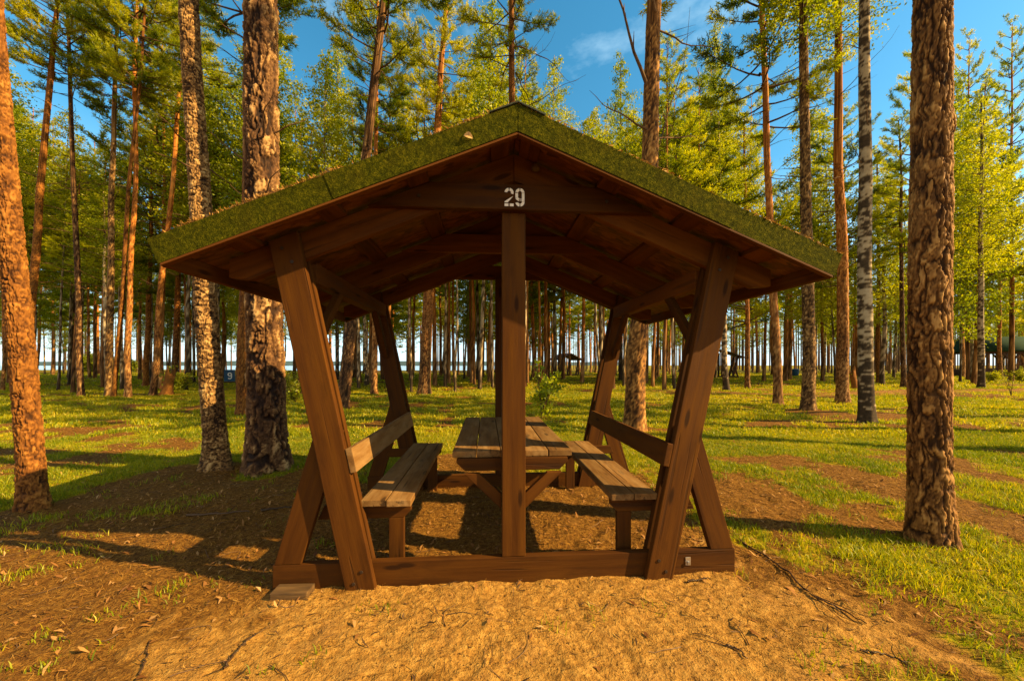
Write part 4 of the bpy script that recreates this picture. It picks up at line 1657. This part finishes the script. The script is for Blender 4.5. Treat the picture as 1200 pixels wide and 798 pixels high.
def pavilion():
    X, Y = gpt(1160, 443)
    e = empty('green_roofed_pavilion', (X + 4.4, Y + 2, float(ground_h(np.array([X + 4]), np.array([Y + 2]))[0])), (0, 0, -.25), label='large open pavilion with green roof and dark posts at the right edge', cat='pavilion')
    L, Wd = 4.3, 2.6
    rid = .5
    ez, tz = 2.95, 4.5
    V = [(-L, -Wd, ez), (L, -Wd, ez), (L, Wd, ez), (-L, Wd, ez), (-L + rid, 0, tz), (L - rid, 0, tz)]
    V += [(x, y, z - .16) for x, y, z in V]
    Fs4 = np.array([(0, 1, 5, 4), (2, 3, 4, 5), (6, 10, 11, 7), (8, 11, 10, 9), (0, 6, 7, 1), (1, 7, 8, 2), (2, 8, 9, 3), (3, 9, 6, 0)])
    Fs3 = np.array([(1, 2, 5), (3, 0, 4), (7, 11, 8), (9, 10, 6)])
    link('roof', np_mesh('roof', V, [(3, Fs3), (4, Fs4)], [M['green_metal']]), e)
    fr = []
    for px in (-L + .4, -1.3, 1.3, L - .4):
        for py in (-Wd + .35, Wd - .45):
            prism([(rect(px - .09, -.3, px + .09, 2.82), py, py + .18)], 'y', M['dark_timber'], 'post', e, .01)
            for s_ in (-1, 1):
                a = [(px + s_ * .09, 1.7), (px + s_ * .75, 2.6), (px + s_ * .55, 2.6), (px + s_ * .09, 1.95)]
                fr.append((a if s_ > 0 else a[::-1], py + .04, py + .12))
    for py in (-Wd + .35, Wd - .45):
        fr.append((rect(-L + .2, 2.62, L - .2, 2.78), py - .06, py - .005))
    prism(fr, 'y', M['dark_timber'], 'beam', e, 0)
    rl = []
    for py in (-Wd + .37, Wd - .43):
        rl.append((rect(-L + .5, .9, L - .5, 1.0), py - .055, py - .025))
        rl.append((rect(-L + .5, .1, L - .5, .85), py - .05, py - .025))
    prism(rl, 'y', M['dark_timber'], 'railing', e, 0)
    t = [(rect(-2.6, .72, 2.6, .78), -.4, .4), (rect(-2.6, .42, 2.6, .47), -1.0, -.7), (rect(-2.6, .42, 2.6, .47), .7, 1.0)]
    for px in (-2.2, 2.1):
        t.append((rect(px, 0, px + .1, .715), -.3, .3))
        t.append((rect(px, 0, px + .1, .415), -.95, -.75))
        t.append((rect(px, 0, px + .1, .415), .75, .95))
    prism(t, 'y', M['dark_timber'], 'long_table', e, 0)


pavilion()

# blue board with a white 9
X, Y = gpt(269, 450.5)
sg = empty('number_board', (X, Y, float(ground_h(np.array([X]), np.array([Y]))[0])), (0, 0, .35), label='blue board with a white 9 standing low between the scaly trunk and the orange pine', cat='sign')
sg.scale = (.9, .9, .9)
prism([(rect(-.36, .2, .36, 1.1), -.02, .02)], 'y', M['blue'], 'board', sg, .006)
prism([(rect(-.62, -.2, -.52, 1.25), -.05, .05)], 'y', M['dark_timber'], 'post', sg, .008)
prism([(rect(.40, -.2, .50, 1.25), -.05, .05)], 'y', M['dark_timber'], 'post', sg, .008)
prism([(rect(-.52, .1, .40, .18), -.03, .03)], 'y', M['dark_timber'], 'rail', sg, .004)


def nine_solid(x, z, w_, h_, t):
    r = w_ / 2
    return [arc(x + r, z + h_ - r, r, r, 0, 180, t, 14), arc(x + r, z + h_ - r, r, r, 180, 358, t, 14), [(x + w_ - t, z + r), (x + w_, z + r), (x + w_, z + h_ - r), (x + w_ - t, z + h_ - r)], arc(x + r, z + r, r, r, 0, -150, t, 12)]


stroke_digits('digit', nine_solid(-.13, .36, .30, .52, .075), sg, -.021, .004)

# blue bin
X, Y = gpt(932, 441.5)
bn = empty('blue_bin', (X, Y, float(ground_h(np.array([X]), np.array([Y]))[0])), label='small blue bin far off on the ground right of the shelter', cat='bin')
acc = Acc()
zz = np.array((0, .02, .35, .7, .72))
v, f = tube(np.stack([zz * 0, zz * 0, zz], 1), [.30, .32, .345, .37, .37], 20)
acc.add(v, f)
link('bin_body', acc.mesh('bin_body', [M['blue']], True), bn)
acc = Acc()
zz = np.array((.722, .75, .80, .82))
v, f = tube(np.stack([zz * 0, zz * 0, zz], 1), [.39, .39, .25, .01], 20)
acc.add(v, f)
link('lid', acc.mesh('lid', [M['blue']], True), bn)

# rustic table far left of the front leg
X, Y = gpt(340, 449)
tbx = empty('picnic_table', (X, Y, float(ground_h(np.array([X]), np.array([Y]))[0])), (0, 0, .15), label='dark timber table far off behind the shrub by the left front leg', cat='table')
prism([(rect(-.9, .72, .9, .78), -.4, .4)], 'y', M['dark_timber'], 'tabletop', tbx, .006)
for px in (-.75, .65):
    prism([(rect(px, -.1, px + .1, .715), -.3, .3)], 'y', M['dark_timber'], 'leg', tbx, .006)
for py in (-.75, .5):
    prism([(rect(-.9, .42, .9, .47), py, py + .25)], 'y', M['dark_timber'], 'seat', tbx, .006)

# ------------------------------------------------------------------ ground cover


def wedge(n, d0, d1, rg, x0=-70, x1=1270, p=1.0):
    d = d0 + (d1 - d0) * rg.random(n) ** p
    # density even on the ground: accept by d
    x = rg.uniform(x0, x1, n)
    return (x - 600) / F_PX * d, d


def grass_field():
    rg = np.random.default_rng(3)
    V_, Q_, T_, A_ = [], [], [], []
    base = 0
    for (n, d0, d1, nb, h0, h1, w0, w1, spread, pw) in [(34000, 1.5, 8, 15, .018, .070, .0018, .0034, .045, .75), (30000, 7, 22, 10, .035, .11, .006, .012, .10, .8), (26000, 20, 62, 7, .06, .15, .018, .032, .22, .8)]:
        X, Y = wedge(n, d0, d1, rg, p=pw)
        g = grass_m(X, Y)
        keep = rg.random(n) < np.clip(g * 1.15 - .08, 0.006, 1)
        keep &= lake_w(X, Y) < .05
        px, py = to_pav(X, Y)
        keep &= ~((np.abs(px) < 1.35) & (py > -.1) & (py < 1.9))
        X, Y = X[keep], Y[keep]
        pv = n2(X, Y, .8, 3, 40)
        tuft_h = .55 + .9 * n2(X, Y, 1.7, 2, 41)
        m = len(X)
        r = rg.random((m, nb)) ** .5 * spread * (.5 + tuft_h[:, None])
        a = rg.uniform(0, 6.28, (m, nb))
        bx = (X[:, None] + r * np.cos(a)).ravel()
        by = (Y[:, None] + r * np.sin(a)).ravel()
        k = m * nb
        bz = ground_h(bx, by) - .006
        h = rg.uniform(h0, h1, k) * np.repeat(tuft_h, nb)
        ww = rg.uniform(w0, w1, k)
        az = rg.uniform(0, 6.28, k)
        ln = rg.uniform(.15, .9, k) * h
        dx, dy = np.cos(az), np.sin(az)
        # leaves face about
        fz = rg.uniform(0, 6.28, k)
        sx, sy = np.cos(fz) * ww, np.sin(fz) * ww
        P0 = np.stack([bx - sx, by - sy, bz], 1)
        P1 = np.stack([bx + sx, by + sy, bz], 1)
        mx, my, mz = bx + dx * ln * .35, by + dy * ln * .35, bz + h * .6
        P2 = np.stack([mx + sx * .75, my + sy * .75, mz], 1)
        P3 = np.stack([mx - sx * .75, my - sy * .75, mz], 1)
        P4 = np.stack([bx + dx * ln, by + dy * ln, bz + h * rg.uniform(.75, 1., k)], 1)
        V = np.stack([P0, P1, P2, P3, P4], 1).reshape(-1, 3)
        ii = base + np.arange(k) * 5
        Q_.append(np.stack([ii, ii + 1, ii + 2, ii + 3], 1))
        T_.append(np.stack([ii + 3, ii + 2, ii + 4], 1))
        tone = np.clip((.12 if d0 < 5 else .27) + .62 * np.repeat(pv, nb) + rg.normal(0, .13, k) + .45 * (rg.random(k) < .10), 0, 1)
        A_.append(np.repeat(tone, 5))
        V_.append(V)
        base += 5 * k
    me = np_mesh('grass', np.concatenate(V_), [(3, np.concatenate(T_)), (4, np.concatenate(Q_))], [M['grass']], {'tone': np.concatenate(A_)})
    tag(link('grass', me), kind='stuff')


grass_field()


def litter(name, n, d0, d1, L, Wd, mat, wfun, seed, lift=.004, tilt=.12, curl=.25, pw=.7):
    rg = np.random.default_rng(seed)
    X, Y = wedge(n, d0, d1, rg, p=pw)
    keep = rg.random(n) < wfun(X, Y)
    X, Y = X[keep], Y[keep]
    k = len(X)
    az = rg.uniform(0, 6.28, k)
    l = rg.uniform(*L, k) / 2
    w_ = rg.uniform(*Wd, k) / 2
    d = np.stack([np.cos(az), np.sin(az)], 1)
    s_ = np.stack([-d[:, 1], d[:, 0]], 1)
    c = rg.normal(0, curl, k) * l
    tl = rg.normal(0, tilt, k)
    pts = []
    for q, wk in ((-1, .35), (0, 1.), (1, .25)):
        px = X + d[:, 0] * l * q + s_[:, 0] * c * (q * q)
        py = Y + d[:, 1] * l * q + s_[:, 1] * c * (q * q)
        for e in (-1, 1):
            vx, vy = px + s_[:, 0] * w_ * wk * e, py + s_[:, 1] * w_ * wk * e
            pts.append(np.stack([vx, vy, ground_h(px, py) + lift + np.maximum(tl * q, -.6) * l + np.abs(tl) * l + (1 - q * q) * .12 * l], 1))
    V = np.stack(pts, 1).reshape(-1, 3)
    ii = np.arange(k) * 6
    Q = np.concatenate([np.stack([ii, ii + 1, ii + 3, ii + 2], 1), np.stack([ii + 2, ii + 3, ii + 5, ii + 4], 1)])
    tone = np.repeat(np.clip(rg.beta(1.6, 1.6, k), 0, 1), 6)
    tag(link(name, np_mesh(name, V, [(4, Q)], [M[mat]], {'tone': tone})), kind='stuff')


lw = lambda X, Y: np.clip((1 - grass_m(X, Y) * .75) * (1 - .86 * sand_m(X, Y)) * (.35 + 1.1 * n2(X, Y, 2.1, 3, 50)), 0, 1)
litter('pine_litter', 230000, 1.5, 8, (.03, .075), (.0013, .0032), 'litter', lw, 61, pw=.62)
litter('pine_litter', 26000, 6, 20, (.06, .16), (.005, .012), 'litter', lw, 62, pw=.8)
litter('bark_flakes', 16000, 1.5, 9, (.015, .05), (.006, .018), 'dry_leaf', lw, 66, tilt=.35, pw=.62)
litter('fallen_leaves', 7500, 1.5, 10, (.022, .055), (.014, .028), 'dry_leaf', lambda X, Y: lw(X, Y) * .8, 63, tilt=.3, pw=.6)
litter('wood_chips', 15000, 1.5, 8, (.02, .07), (.004, .010), 'twig', lambda X, Y: np.clip(.25 + .5 * sand_m(X, Y), 0, 1) * n2(X, Y, 3, 2, 51), 64, tilt=.2, pw=.6)
litter('sand_bits', 6000, 1.5, 5, (.008, .030), (.003, .008), 'dry_leaf', lambda X, Y: sand_m(X, Y) * n2(X, Y, 4, 2, 52), 65, tilt=.2, pw=.6)


def stick(pts, rad, label, seed, twigs=2, cat='stick'):
    rg = np.random.default_rng(seed)
    W_ = np.array([gpt(*p) for p in pts])
    k = 26
    t = np.linspace(0, len(W_) - 1, k)
    X = np.interp(t, np.arange(len(W_)), W_[:, 0]) + rg.normal(0, .004, k)
    Y = np.interp(t, np.arange(len(W_)), W_[:, 1]) + rg.normal(0, .004, k)
    Z = ground_h(X, Y) + rad * .9 + .004
    P = np.stack([X, Y, Z], 1)
    acc = Acc()
    v, f = tube(P, rad * np.linspace(1, .45, k) * rg.uniform(.85, 1.15, k), 6)
    acc.add(v, f, 0, rg.uniform(.2, .6))
    for q in range(twigs):
        i = int(rg.integers(5, k - 3))
        d = unit(P[i + 1] - P[i]) + np.array((*rg.normal(0, .7, 2), .15))
        L = rg.uniform(.06, .16)
        s_ = np.linspace(0, 1, 5)
        v, f = tube(P[i] + d * (s_ * L)[:, None], rad * .5 * (1 - .6 * s_), 4)
        acc.add(v, f, 0, .4)
    return tag(link('fallen_stick', acc.mesh('fallen_stick', [M['twig']], True)), label, cat)


stick([(219, 605), (255, 604), (293, 601)], .011, 'long dark stick lying on the needles below the scaly trunk', 1)
stick([(306, 599), (330, 596), (357, 594)], .011, 'dark stick lying on the ground left of the left brace', 2, 1)
stick([(866, 634), (898, 652), (930, 680), (958, 703), (990, 716), (1014, 733)], .007, 'long curved twig along the sand edge right of the shelter', 3, 4)
stick([(262, 785), (280, 762), (300, 745)], .005, 'forked dark twig on the sand at the lower left', 4, 3)
stick([(165, 790), (172, 770), (176, 752)], .004, 'short dark twig on the golden litter at the lower left corner', 5, 1)
stick([(852, 757), (866, 762), (876, 776)], .005, 'short bent dark twig on the sand at the lower right', 6, 1)
stick([(805, 682), (818, 681), (832, 680)], .006, 'short twig touching the ground under the right end of the base beam', 7, 0)
stick([(1010, 766), (1045, 770), (1070, 784)], .005, 'straight dark twig among litter at the lower right corner', 8, 2)

rg_ = np.random.default_rng(90)
acc = Acc()
for k in range(800):
    X, Y = wedge(1, 1.5, 7, rg_, p=.7)
    X, Y = float(X[0]), float(Y[0])
    L = rg_.uniform(.05, .24)
    a = rg_.uniform(0, 6.28)
    s_ = np.linspace(-.5, .5, 6)
    cv = rg_.normal(0, .25) * L
    px, py = X + math.cos(a) * s_ * L - math.sin(a) * cv * s_ ** 2 * 4, Y + math.sin(a) * s_ * L + math.cos(a) * cv * s_ ** 2 * 4
    rad = rg_.uniform(.0012, .0032)
    P = np.stack([px, py, ground_h(px, py) + rad + .003], 1)
    v, f = tube(P, rad * (1 - .5 * (s_ + .5)), 4)
    acc.add(v, f, 0, rg_.uniform(.1, .9))
tag(link('twig_litter', acc.mesh('twig_litter', [M['twig']], True)), kind='stuff')

# needles and leaf crumbs lying on the roof edges
acc = Acc()
rg_ = np.random.default_rng(95)
n = 2600
lx = rg_.uniform(-1.87, 1.87, n)
ly = np.where(rg_.random(n) < .6, rg_.uniform(-OF + .0, -OF + .16, n), rg_.uniform(-OF, D + OB, n))
lz = 2.63 + .138 / cs - SLOPE * np.abs(lx) + .004
edge = (ly < -OF + .03)
lz = np.where(edge, lz, ZR + .047 + .014 / cs - SLOPE * np.abs(lx) + .003)
lump = n2(lx, ly, 6, 2, 9)
sel = rg_.random(n) < sstep(.4, .62, lump)
lx, ly, lz = lx[sel], ly[sel], lz[sel]
k = len(lx)
C = np.stack([lx, ly, lz + rg_.uniform(0, .010, k)], 1)
Dv = unit(np.stack([rg_.normal(0, 1, k), rg_.normal(0, .7, k), rg_.normal(0, .12, k) - SLOPE * np.sign(lx) * 0], 1))
blades(C, Dv, rg_.uniform(.02, .06, k), rg_.uniform(.002, .006, k), rg_.uniform(.3, 1, k), rg_, acc, 0)
n = 2600
lx = rg_.uniform(-1.9, 1.9, n)
lump = fbm(np.stack([lx * 5, lx * 0, lx * 0], 1), 3, 12)
lx = lx[rg_.random(n) < sstep(.40, .60, lump)]
k = len(lx)
hgt_ = .016 * sstep(.4, .7, fbm(np.stack([lx * 9, lx * 0, lx * 0], 1), 2, 13))
C = np.stack([lx, rg_.uniform(-OF - .011, -OF + .02, k), 2.63 + .138 / cs - SLOPE * np.abs(lx) + .002 + rg_.uniform(0, 1, k) * hgt_], 1)
Dv = unit(np.stack([rg_.normal(0, 1, k), rg_.normal(0, .5, k), rg_.normal(.1, .22, k) - SLOPE * np.sign(lx)], 1))
blades(C, Dv, rg_.uniform(.012, .032, k), rg_.uniform(.002, .005, k), rg_.uniform(.75, 1, k), rg_, acc, 0)
rl = link('roof_litter', acc.mesh('roof_litter', [M['litter']]), None, (PAV_X, PAV_Y, 0))
rl.rotation_euler = (0, 0, PAV_YAW)
tag(rl, kind='stuff')
